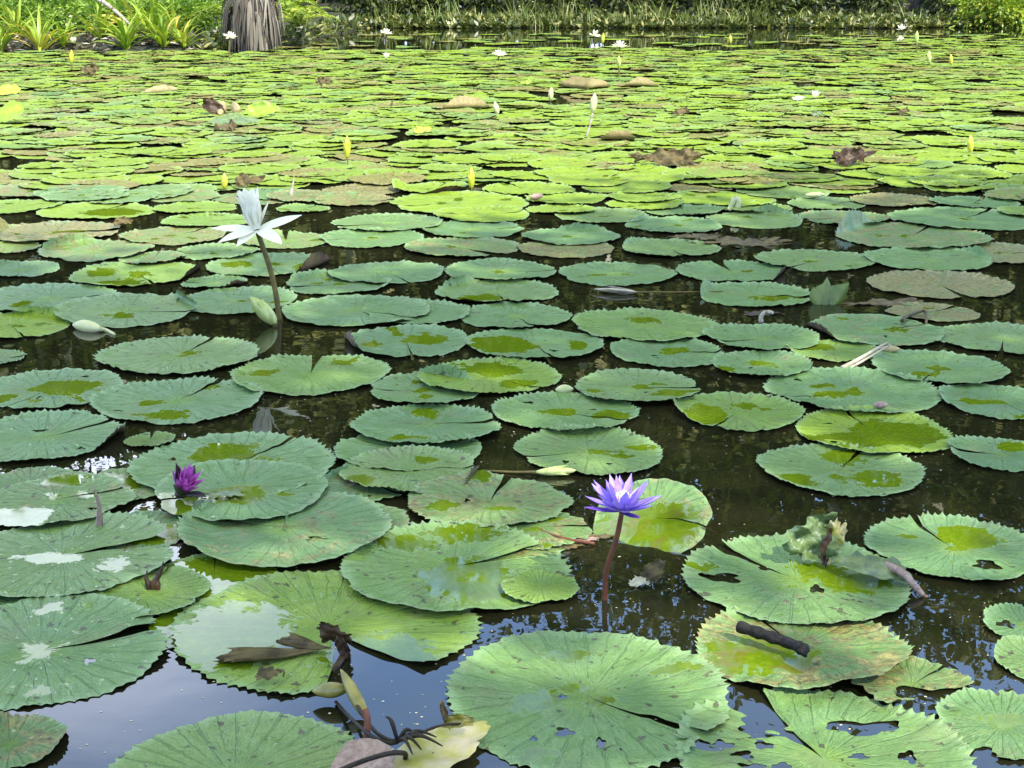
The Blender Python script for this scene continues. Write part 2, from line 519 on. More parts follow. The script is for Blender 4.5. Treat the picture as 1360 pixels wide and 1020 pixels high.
def build_ground():
    xs = np.concatenate([np.linspace(-900, -40, 12), np.arange(-38, -12, 1.0), np.arange(-12, 18, 0.3), np.arange(18, 40, 1.0), np.linspace(42, 900, 12)])
    ys = np.concatenate([np.linspace(-400, -8, 10), np.arange(-7, 3, 0.3), np.arange(3, 24, 1.0), np.arange(24, 42, 0.3), np.arange(42, 60, 1.5), np.linspace(62, 1100, 14)])
    X, Y = np.meshgrid(xs, ys, indexing='ij')
    s = np.maximum.reduce([Y - shore_y(X), np.abs(X) - 26, 1.1 - Y + 0.15 * np.sin(X * 2)])
    Z = np.clip(s * 0.30, -0.55, 0.16) + np.clip(s - 1, 0, 60) * 0.02
    Z += 0.04 * np.sin(X * 2.3 + Y) * np.sin(Y * 1.7 - X * 0.6)
    V = np.stack([X, Y, Z], -1).reshape(-1, 3)
    F = grid_faces(len(xs), len(ys))[:, ::-1]
    o = mesh("ground", V, [F], M['ground'])
    tag(o, "muddy ground of the banks and the pond bed", None, None, 'structure')
    V = np.array([[-27.5, 0.0, 0], [27.5, 0.0, 0], [27.5, 39, 0], [-27.5, 39, 0]], float)
    w = mesh("water", V, [np.array([[0, 1, 2, 3]])], M['water'], smooth_=False)
    tag(w, "still dark pond water that mirrors trees and clouds", None, None, 'structure')


build_ground()


# ---------------------------------------------------------------- vegetation
def leaf_quads(C, D, L, W, rng, up=0.35):
    """one bent diamond leaf per row: base C, direction D, length L, width W"""
    n = len(C)
    D = D / (np.linalg.norm(D, axis=1)[:, None] + 1e-9)
    R = rng.normal(size=(n, 3)); R[:, 2] += up * 3
    S = np.cross(D, R); S /= np.linalg.norm(S, axis=1)[:, None] + 1e-9
    Nn = np.cross(S, D)
    L = np.broadcast_to(L, (n,))[:, None]; W = np.broadcast_to(W, (n,))[:, None]
    a = C
    b = C + D * L * 0.45 + S * W * 0.5
    c = C + D * L - Nn * L * 0.12
    d = C + D * L * 0.45 - S * W * 0.5
    V = np.stack([a, b, c, d], 1).reshape(-1, 3)
    F = np.arange(4 * n).reshape(n, 4)
    return V, F, np.repeat(rng.random(n), 4)


def crown_points(rng, ncl, per, centre, rad, clump, shell=0.55):
    u = rng.normal(size=(ncl, 3)); u /= np.linalg.norm(u, axis=1)[:, None]
    r = shell + (1 - shell) * rng.random(ncl)
    cl = np.asarray(centre) + u * r[:, None] * np.asarray(rad)
    o = rng.normal(size=(ncl, per, 3)) * clump * (0.6 + 0.8 * rng.random((ncl, 1, 1)))
    o[:, :, 2] *= 0.6
    pts = (cl[:, None, :] + o).reshape(-1, 3)
    dirs = (o * 0.8 + u[:, None, :] * clump).reshape(-1, 3) + rng.normal(size=(ncl * per, 3)) * clump * 0.5
    dirs[:, 2] -= clump * 0.3
    rnd = np.clip(np.repeat(rng.random(ncl), per) * 0.65 + rng.random(ncl * per) * 0.35, 0, 1)
    return pts, dirs, rnd


def tree(x, y, h, w, base, seed, mat, label, leaf=0.40, ncl=190, per=56, group="trees standing beyond the far bank", zg=0.25):
    rng = np.random.default_rng(seed)
    root = empty("tree", (x, y, zg), label, "tree", group)
    lean = rng.normal(size=2) * 0.5
    tr = [(x, y, zg - 0.3), (x + lean[0] * .3, y + lean[1] * .3, h * .35), (x + lean[0], y + lean[1], h * .8)]
    parts = [tube_arrays(spline(tr, 9), np.linspace(0.02 * h, 0.006 * h, 9), 9)]
    for k in range(6):
        a = rng.random() * 6.28
        f = 0.3 + 0.09 * k
        s = np.array([x + lean[0] * f, y + lean[1] * f, h * f])
        e = s + np.array([math.cos(a) * w * .6, math.sin(a) * w * .6, h * .16])
        parts.append(tube_arrays(spline([s, (s + e) / 2 + [0, 0, h * .02], e], 6), np.linspace(.008 * h, .002 * h, 6), 6))
    V, F = join(parts)
    mesh("trunk", V, F, M['bark'], root, (x, y, zg))
    c = (x + lean[0] * .6, y + lean[1] * .6, (h + base) / 2)
    pts, dirs, rnd = crown_points(rng, ncl, per, c, (w, w * 0.85, (h - base) / 2), 0.085 * w + 0.35, 0.25)
    L = leaf * (0.6 + 0.8 * rng.random(len(pts)))
    V, F, _ = leaf_quads(pts, dirs, L, L * 0.6, rng)
    mesh("crown", V, [F], mat, root, (x, y, zg), {'rnd': np.repeat(rnd, 4)}, smooth_=False)
    return root


kinds = ["dark leaved tree", "olive leaved tree", "broad crowned tree"]
rng0 = np.random.default_rng(11)
tree_rows = [  # x, y, height, half width, crown base
    (-23, 37, 12.5, 4.6, 1.2), (-17.5, 38.5, 13.5, 4.4, 1.0), (-12.5, 36.5, 12.6, 4.2, 0.8), (-8.2, 39.5, 15.0, 3.8, 0.8),
    (-4.2, 43.5, 17.8, 4.4, 0.8), (-0.4, 42.8, 20.8, 4.6, 0.7), (3.6, 43.4, 22.6, 4.8, 0.8), (7.6, 42.6, 22.4, 4.6, 0.7),
    (11.4, 43.2, 22.8, 4.7, 0.7), (15.6, 42.6, 22.0, 4.7, 0.8), (20.4, 42.8, 20.0, 4.8, 1.0), (26, 43, 19, 5, 1.0)]
where = ["at the far left end of the row", "second from left", "behind the strap leaved plants", "behind the shaggy stump",
         "just right of the shaggy stump", "behind the left end of the reed fringe", "behind the middle of the reed fringe",
         "behind the right part of the reed fringe", "behind the dark gap in the reeds", "behind the pale leafy bush", "right of the pale leafy bush", "at the far right end of the row"]
for i, (x, y, h, w, b) in enumerate(tree_rows):
    tree(x, y, h, w, b, 100 + i, M['tree_dark'] if i % 3 else M['tree_olive'],
         "tall " + kinds[(i * 2) % 3] + " beyond the far bank, " + where[i])
for i, x in enumerate([-28, -20, -13, -7, -1, 5, 11, 18]):     # a second rank closes the view between the trunks
    tree(x, 48.5 + (i % 2) * 2, 17.5 + (i % 3) - 4 * (x < -10), 5.2, 0.3, 300 + i, M['tree_dark'],
         "dark tree of the second rank, " + ["first", "second", "third", "fourth", "fifth", "sixth", "seventh", "eighth"][i] + " from the left", 0.62, 170, 46, "second rank of trees beyond the bank")

# the far wood closes the view behind the second rank
rng = np.random.default_rng(515)
n = 16000
wx = rng.uniform(-46, 46, n); wy = rng.uniform(55, 60, n); wz = rng.random(n) ** 1.2 * (9 + 2 * np.sin(wx * .5)) + .2
D = rng.normal(size=(n, 3)); D[:, 1] -= .6
V, F, R = leaf_quads(np.stack([wx, wy, wz], -1), D, rng.uniform(.6, 1.2, n), .55, rng, .2)
o = mesh("far_wood", V, [F], M['tree_dark'], None, attrs={'rnd': R}, smooth_=False)
tag(o, "dark wood that closes the view behind the trees", None, None, 'stuff')

# the tree on the near bank whose crown shades the near half of the pond
tsx, tsy = 4.3, -2.2
for (dx, dy, sx, sy, hz, seed, lab) in [(-2.3, -0.4, 3.6, 3.4, 8.6, 71, "large leafy shade tree on the near bank behind the viewer"),
                                       (3.9, 1.2, 4.0, 3.2, 8.9, 73, "second leafy shade tree on the near bank, right of the first")]:
    rng = np.random.default_rng(seed)
    x, y = tsx + dx, tsy + dy
    root = empty("tree", (x, y - 2.5, 0.3), lab, "tree", "shade trees on the near bank")
    parts = [tube_arrays(spline([(x, y - 2.5, 0), (x + .2, y - 2.2, 3.5), (x, y, 8.0)], 10), np.linspace(.22, .08, 10), 10)]
    for k in range(7):
        a = k * 0.9
        parts.append(tube_arrays(spline([(x, y - 1.2, 5.6), (x + math.cos(a) * 1.3, y + math.sin(a) * 1.3 - .5, 7.2), (x + math.cos(a) * 2.8, y + math.sin(a) * 2.5, 8.3)], 6), np.linspace(.08, .02, 6), 6))
    V, F = join(parts)
    mesh("trunk", V, F, M['bark'], root, (x, y - 2.5, .3))
    pts, dirs, rnd = crown_points(rng, 150, 70, (x, y, hz), (sx, sy, 2.0), 0.36, 0.15)
    L = 0.26 * (0.6 + 0.8 * rng.random(len(pts)))
    V, F, _ = leaf_quads(pts, dirs, L, L * 0.62, rng)
    mesh("crown", V, [F], M['tree_dark'], root, (x, y - 2.5, .3), {'rnd': np.repeat(rnd, 4)}, smooth_=False)


def blades(rng, base, n, Lr, W, spread, droop, up0=0.9, nseg=6):
    """strap leaves: arching ribbons from one base; returns V, F, rnd"""
    Vs, Fs, R = [], [], []
    for k in range(n):
        a = rng.random() * 6.283
        L = rng.uniform(*Lr)
        el = np.clip(rng.normal(up0, spread), 0.15, 1.5)
        d = np.array([math.cos(a), math.sin(a), 0])
        side = np.array([-math.sin(a), math.cos(a), 0])
        t = np.linspace(0, 1, nseg)
        ang = el - droop * rng.uniform(.6, 1.3) * t ** 1.6
        step = L / (nseg - 1)
        hor = np.concatenate([[0], np.cumsum(np.cos(ang[:-1]) * step)])
        ver = np.concatenate([[0], np.cumsum(np.sin(ang[:-1]) * step)])
        b0 = np.asarray(base) + np.append(rng.normal(size=2) * 0.03 * min(1, L), 0)
        ctr = b0 + hor[:, None] * d + ver[:, None] * np.array([0, 0, 1.0])
        w = W * rng.uniform(.7, 1.2) * np.clip(np.minimum(t * 6 + .5, (1 - t) * 2.2 + .04), 0, 1)
        tw = rng.normal() * .25
        sd = side * math.cos(tw) + np.array([0, 0, math.sin(tw)])
        keel = np.array([0, 0, -1.0]) * (w * .22)[:, None]
        V = np.stack([ctr - sd * w[:, None] / 2, ctr + keel, ctr + sd * w[:, None] / 2], 1).reshape(-1, 3)
        Fs.append(grid_faces(nseg, 3) + sum(len(v) for v in Vs))
        Vs.append(V)
        R.append(np.full(len(V), rng.random()))
    return np.concatenate(Vs), np.concatenate(Fs), np.concatenate(R)


def ground_z(x, y):
    s = float(y - shore_y(x))
    return float(np.clip(s * 0.30, -0.55, 0.16) + max(0, s - 1) * 0.02)


# strap leaved plants along the left bank
strap_spots = [(10, 26.0, 1.0, 24), (42, 25.75, 1.05, 26), (92, 25.9, 1.15, 34), (-25, 26.2, 1.1, 26), (122, 26.3, .7, 16), (170, 26.6, .9, 22),
               (200, 25.7, .95, 40), (232, 26.3, 1.0, 30), (246, 25.8, .9, 30), (272, 25.9, .75, 22), (65, 26.9, 1.1, 24), (262, 27.0, 1.1, 24), (-55, 26.0, 1.0, 20), (215, 27.3, 1.1, 20)]
strap_lab = ["half hidden behind the first one at the left edge", "with two tall yellow green blades beside the left edge", "the tall tuft behind the cup shaped white flower",
             "cut by the left edge of the view", "low pale tuft before the dark hollow", "under the fallen branch", "bright rosette at the waterline right of the dark hollow",
             "upright tuft behind the bright rosette", "dense tuft left of the shaggy stump", "small low tuft beside the shaggy stump", "set back between the two left tufts",
             "set back behind the dense tuft", "outside the left edge", "set back above the bright rosette"]
for i, (px, Y, L, n) in enumerate(strap_spots):
    rng = np.random.default_rng(500 + i)
    x = (px - 680) / FPX * (Y / CP)
    z = max(ground_z(x, Y), -0.05)
    V, F, R = blades(rng, (x, Y, z), n, (L * .55, L), 0.062, 0.30, 1.5, 1.05)
    o = mesh("strap_leaf_plant", V, [F], M['strap'], None, (x, Y, z), {'rnd': R})
    tag(o, "strap leaved bank plant, " + strap_lab[i], "plant", "strap leaved plants on the left bank")

# leafy herbs filling the left bank
herb_spots = [(-60, 27.6), (-20, 27.5), (20, 27.6), (60, 27.9), (95, 28.4), (135, 29.0), (175, 27.9), (205, 28.2), (235, 27.7), (262, 28.3), (285, 28.0), (0, 29.5), (50, 30), (110, 30.5), (160, 30.2), (215, 30.4), (270, 30.2), (300, 29.4)]
herb_lab = ["leafy herb mound outside the left edge, front row", "leafy herb mound at the left edge, front row", "leafy herb mound behind the two left tufts, front row",
            "leafy herb mound left of the tall tuft, front row", "leafy herb mound behind the tall tuft, front row", "leafy herb mound behind the dark hollow, under the fallen branch",
            "leafy herb mound below the end of the fallen branch, front row", "leafy herb mound behind the bright rosette, front row", "leafy herb mound behind the dense tuft, front row",
            "leafy herb mound left of the stump, front row", "leafy herb mound touching the stump's left side", "leafy herb mound at the left edge, back row", "leafy herb mound behind the two left tufts, back row",
            "leafy herb mound above the fallen branch, back row", "leafy herb mound right of the fallen branch, back row", "leafy herb mound behind the bright rosette, back row", "leafy herb mound behind the dense tuft, back row", "leafy herb mound right behind the stump, back row"]
for i, (px, Y) in enumerate(herb_spots):
    rng = np.random.default_rng(600 + i)
    x = (px - 680) / FPX * (Y / CP)
    z = ground_z(x, Y)
    hgt = 0.75 + 0.3 * (Y > 29)
    pts, dirs, rnd = crown_points(rng, 42, 34, (x, Y, z + hgt * .45), (.62, .55, hgt * .55), .11, .3)
    L = 0.085 * (0.6 + 0.9 * rng.random(len(pts)))
    V, F, _ = leaf_quads(pts, dirs, L, L * .5, rng, .5)
    o = mesh("leafy_herb", V, [F], M['herb'], None, (x, Y, z), {'rnd': np.repeat(rnd, 4)}, smooth_=False)
    tag(o, herb_lab[i], "plant", "leafy herbs on the left bank")

# fallen branch on the left bank
a, b, c = at(108, -8, 27.0), at(150, 12, 26.6), at(172, 32, 26.3)
V, F = tube_arrays(spline([a, (a + b) / 2 + [0, 0, .05], b, c], 14), np.linspace(.055, .025, 14), 9)
o = mesh("fallen_branch", V, F, M['wood'], None, tuple(c))
tag(o, "bare grey fallen branch slanting down the left bank", "branch")

# leaf litter at the foot of the left bank
rng = np.random.default_rng(77)
Vs, Fs, Rs, off = [], [], [], 0
n = 900
px = rng.uniform(-60, 300, n); Y = 25.75 + rng.random(n) ** 1.5 * 1.6
C = np.stack([(px - 680) / FPX * (Y / CP), Y, np.array([ground_z((p - 680) / FPX * (y / CP), y) for p, y in zip(px, Y)]) + .03 + rng.random(n) * .05], -1)
D = rng.normal(size=(n, 3)); D[:, 2] = np.abs(D[:, 2]) * .25
V, F, R = leaf_quads(C, D, rng.uniform(.08, .28, n), .05, rng, .8)
o = mesh("leaf_litter", V, [F], M['dry'], None, attrs={'rnd': R}, smooth_=False)
tag(o, "dry straw coloured litter along the left waterline", "leaf litter", None, 'stuff')

# shaggy stump: a short palm trunk hung with dead fronds, ferns growing on it
sx0, sy0 = -4.55, 25.9
root = empty("shaggy_stump", (sx0, sy0, -0.1), "shaggy stump hung with grey dead fronds at the water's edge, ferns on top", "stump")
V, F = tube_arrays(spline([(sx0, sy0, -.2), (sx0 + .03, sy0, .5), (sx0 + .05, sy0 + .02, 1.3)], 12), np.linspace(.36, .26, 12) + .03 * np.sin(np.arange(12) * 2.1), 18)
mesh("trunk", V, F, M['bark'], root, (sx0, sy0, -.1))
rng = np.random.default_rng(81)
Vs, Fs, Rs = [], [], []
for k in range(330):
    an = rng.random() * 6.283
    L = rng.uniform(.45, .95)
    z0 = rng.uniform(.55, .98)
    r0 = rng.uniform(.27, .40)
    t = np.linspace(0, 1, 6)
    r = r0 + .14 * np.sqrt(t) * rng.uniform(.2, 1.6)
    an_ = an + rng.normal() * .16 * t
    z = np.maximum(z0 + .10 * np.sin(t * 2.4) - L * t ** 1.25, -.03)
    ctr = np.stack([sx0 + np.cos(an_) * r, sy0 + np.sin(an_) * r, z], -1)
    sd = np.array([-math.sin(an), math.cos(an), rng.normal() * .3])
    w = rng.choice([rng.uniform(.006, .02), rng.uniform(.02, .045)], p=[.8, .2]) * np.minimum(1, np.minimum(t * 5 + .4, (1 - t) * 3 + .15))
    V = np.stack([ctr - sd * w[:, None], ctr + np.array([math.cos(an), math.sin(an), 0]) * (w * .5)[:, None], ctr + sd * w[:, None]], 1).reshape(-1, 3)
    Fs.append(grid_faces(6, 3) + sum(len(v) for v in Vs)); Vs.append(V); Rs.append(np.full(len(V), rng.random() ** 1.5 * (1.0 if math.cos(an) > .0 else .25)))  # left hand fronds drop to dark tones: shade put into their colour
mesh("dead_fronds", np.concatenate(Vs), [np.concatenate(Fs)], M['dry'], root, (sx0, sy0, -.1), {'rnd': np.concatenate(Rs)})


def fern(rng, base, n, L, mat, parent, loc, name="fern_frond"):
    Vs, Fs, Rs, off = [], [], [], 0
    for k in range(n):
        an = rng.random() * 6.283; el = rng.uniform(.5, 1.2); LL = L * rng.uniform(.7, 1.1)
        t = np.linspace(0, 1, 22)
        ang = el - 1.7 * t ** 1.4
        hor = np.cumsum(np.cos(ang)) * LL / 22; ver = np.cumsum(np.sin(ang)) * LL / 22
        d = np.array([math.cos(an), math.sin(an), 0]); s = np.array([-math.sin(an), math.cos(an), 0])
        ctr = np.asarray(base) + hor[:, None] * d + ver[:, None] * np.array([0, 0, 1])
        pl = .16 * LL * np.sin(np.clip(t * .9 + .1, 0, 1) * math.pi) ** .8 + .01
        for sg in (-1, 1):
            V, F, R = leaf_quads(ctr, np.tile(s * sg + d * .35 + [0, 0, -.15], (22, 1)), pl, LL * .05, rng, .9)
            Vs.append(V); Fs.append(F + off); Rs.append(np.full(len(V), rng.random())); off += len(V)
    return mesh(name, np.concatenate(Vs), [np.concatenate(Fs)], mat, parent, loc, {'rnd': np.concatenate(Rs)}, smooth_=False)


fern(np.random.default_rng(5), (sx0 + .02, sy0 - .1, 1.0), 16, .62, M['fern'], root, (sx0, sy0, -.1), "fern_fronds")
for i, (px, Y, L, lab) in enumerate([(418, 27.6, .9, "drooping fern right of the shaggy stump"), (330, 27.2, .8, "fern growing just behind the shaggy stump"), (400, 28.6, 1.0, "taller fern set back behind the shaggy stump")]):
    x = (px - 680) / FPX * Y / CP
    z = max(ground_z(x, Y), 0) + .35
    o = fern(np.random.default_rng(40 + i), (x, Y, z), 18, L, M['fern'], None, (x, Y, z), "fern")
    tag(o, lab, "fern", "ferns around the stump")

# low ground cover on the far bank
rng = np.random.default_rng(616)
n = 20000
gx = rng.uniform(-5.5, 19, n); gy = shore_y(gx) - .10 + rng.random(n) ** 2 * 4.5
gz = np.clip((gy - shore_y(gx)) * .30, 0, .16) + np.clip(gy - shore_y(gx) - 1, 0, 9) * .02 + rng.random(n) * .07
D = rng.normal(size=(n, 3)); D[:, 2] = np.abs(D[:, 2]) * .7
V, F, R = leaf_quads(np.stack([gx, gy, gz], -1), D, rng.uniform(.08, .24, n), rng.uniform(.05, .10, n), rng, .6)
o = mesh("ground_cover", V, [F], M['tree_dark'], None, attrs={'rnd': R}, smooth_=False)
tag(o, "low creeping plants covering the far bank's soil", None, None, 'stuff')

# grass growing down to the water along the far shore
rng = np.random.default_rng(222)
n = 3200
gx = rng.uniform(-5.0, 18, n); gy = shore_y(gx) - .12 + rng.random(n) ** 1.6 * 2.2
keep = (np.sin(gx * 3.1) + np.sin(gx * 1.37 + 1) + .8 * np.sin(gx * 7.3) + rng.normal(size=n) * .5 > .1) & ((gx < 6.6) | (rng.random(n) < .08) | (gx > 16))
gx, gy = gx[keep], gy[keep]; n = len(gx)
gz = np.clip((gy - shore_y(gx)) * .30, -.03, .16)
D = rng.normal(size=(n, 3)) * .38; D[:, 2] = 1
V, F, R = leaf_quads(np.stack([gx, gy, gz], -1), D, rng.uniform(.10, .75, n) * (.45 + .75 * (np.sin(gx * 2.7) * np.sin(gx * 1.1 + 2) > 0)), rng.uniform(.010, .030, n), rng, .1)
clump = np.repeat(np.clip(.5 + .5 * np.sin(gx * 2.1) * np.sin(gx * .9 + gy), 0, 1), 4)
o = mesh("shore_grass", V, [F], M['reed'], None, attrs={'rnd': np.clip(R * .6 + clump * .35, 0, 1)}, smooth_=False)
tag(o, "grass and sedge along the far waterline", None, None, 'stuff')

FARMARK = [("the shaggy stump", 385), ("the drooping white lily", 513), ("the low pale lily", 663), ("the far middle white lily", 790), ("the lone yellow bud", 970), ("the low cream lily", 1075), ("the far right white lily", 1198), ("the pale overhanging bush", 1290)]
ORD = ["first", "second", "third", "fourth", "fifth", "sixth", "seventh", "eighth", "ninth", "tenth"]


def label_by_marks(items):
    """items: (object, word); a label that finds each from the flower or stump nearest in front of it"""
    rows = []
    for o, w in items:
        px = CX + FPX * o.location.x / (o.location.y * CP)
        k = min(range(len(FARMARK)), key=lambda j: abs(px - FARMARK[j][1]))
        rows.append((abs(px - FARMARK[k][1]), "right" if px >= FARMARK[k][1] else "left", k, o, w))
    n = {}
    for d, side, k, o, w in sorted(rows, key=lambda r: r[0]):
        n[(side, k)] = n.get((side, k), 0) + 1
        o['label'] = "%s, %s %s of %s" % (w, ORD[min(n[(side, k)], 10) - 1], side, FARMARK[k][0])


# reed clumps along the far shore
rng = np.random.default_rng(21)
reeds = []
xr = -3.4
while xr < 10.2:
    reeds.append((xr, 36.75 + rng.uniform(-.15, .5), rng.uniform(.30, 1.0) * (1.0 + .35 * math.sin(xr * 2.3) + .2 * math.sin(xr * 5.1))))
    xr += rng.uniform(.15, .5)
reed_words = ["short pale", "tall arching", "dense straw coloured", "thin upright", "broad green"]
reed_items, bush_items = [], []
for i, (x, y, L) in enumerate(reeds):
    rng = np.random.default_rng(700 + i)
    if 8.2 < x < 9.6: L *= .55
    if x > 6.6 and i % 3: continue
    z = max(ground_z(x, y), -.04)
    V, F, R = blades(rng, (x, y, z), int(rng.integers(10, 40)), (L * .4, L), rng.uniform(.014, .030), .34, rng.uniform(1.0, 2.2), 1.15)
    # blades stand a little apart
    off = np.repeat(rng.normal(size=(len(V) // 18, 2)) * .13, 18, 0)
    V[:, :2] += off
    o = mesh("reed_clump", V, [F], M['reed'], None, (x, y, z), {'rnd': R})
    tag(o, None, "reeds", "reed clumps along the far shore")
    reed_items.append((o, reed_words[i % 5] + " reed clump"))
label_by_marks(reed_items)

# bushes behind the reeds and the pale bush overhanging the water
rng = np.random.default_rng(31)
bx = [(-3.9, 37.7, 1.0, 1.3), (-2.4, 38.6, 1.0, 1.2), (-.6, 38.9, 1.0, 1.3), (1.3, 38.5, .9, 1.1), (3.2, 38.8, 1.1, 1.3), (5.2, 38.4, 1.1, 1.4), (6.3, 37.8, .8, 1.2), (7.6, 38.9, 1.0, 1.3), (9.6, 39.2, 1.1, 1.2), (11.4, 38.6, 1.1, 1.3), (14.6, 38.0, 1.3, 1.6), (17, 38.3, 1.4, 1.6), (20, 38.3, 1.5, 1.6)]
for i, (x, y, w, h) in enumerate(bx):
    r2 = np.random.default_rng(800 + i)
    z = ground_z(x, y)
    pts, dirs, rnd = crown_points(r2, 60, 34, (x, y, z + h * .5), (w, w * .7, h * .62), .16, .35)
    L = 0.13 * (.6 + .9 * r2.random(len(pts)))
    V, F, _ = leaf_quads(pts, dirs, L, L * .5, r2, .4)
    o = mesh("shade_toned_bush", V, [F], M['tree_dark'], None, (x, y, z), {'rnd': np.repeat(rnd * .8, 4)}, smooth_=False)  # darker leaf colour stands in for the shade under the trees
    tag(o, None, "bush", "bushes behind the reeds")
    bush_items.append((o, "dim bush behind the reeds"))
label_by_marks(bush_items)
for (x, y, w, h, lab) in [(12.3, 36.9, 1.25, .9, "pale sunlit leafy bush overhanging the water at the right"), (14.6, 37.1, 1.2, 1.0, "pale leafy bush farther right, its neighbour to the left overhangs more")]:
    r2 = np.random.default_rng(int(x * 10))
    pts, dirs, rnd = crown_points(r2, 130, 40, (x, y, h * .45), (w, .8, h * .65), .13, .35)
    pts[:, 2] = np.abs(pts[:, 2]) + .02
    L = 0.10 * (.6 + .9 * r2.random(len(pts)))
    V, F, _ = leaf_quads(pts, dirs, L, L * .5, r2, .5)
    o = mesh("leafy_bush", V, [F], M['strap'], None, (x, y, 0), {'rnd': np.repeat(rnd, 4)}, smooth_=False)
    tag(o, lab, "bush", "pale bushes overhanging the far water")

# ---------------------------------------------------------------- lily pads
CELL = 0.01
GX0, GX1, GY0, GY1 = -6.5, 6.5, 1.0, 17.0
HF = np.zeros((int((GX1 - GX0) / CELL), int((GY1 - GY0) / CELL)), np.float32)   # top of what already floats there


def box(a, k, mx=False):
    for ax in (0, 1):
        acc = a.copy() if mx else np.zeros_like(a)
        for s in range(-k, k + 1):
            r = np.roll(a, s, ax)
            acc = np.maximum(acc, r) if mx else acc + r
        a = acc if mx else acc / (2 * k + 1)
    return a


def window(c, R):
    i0 = int(np.clip((c[0] - R - .08 - GX0) / CELL, 0, HF.shape[0] - 2)); i1 = int(np.clip((c[0] + R + .08 - GX0) / CELL, i0 + 2, HF.shape[0]))
    j0 = int(np.clip((c[1] - R - .08 - GY0) / CELL, 0, HF.shape[1] - 2)); j1 = int(np.clip((c[1] + R + .08 - GY0) / CELL, j0 + 2, HF.shape[1]))
    return i0, i1, j0, j1


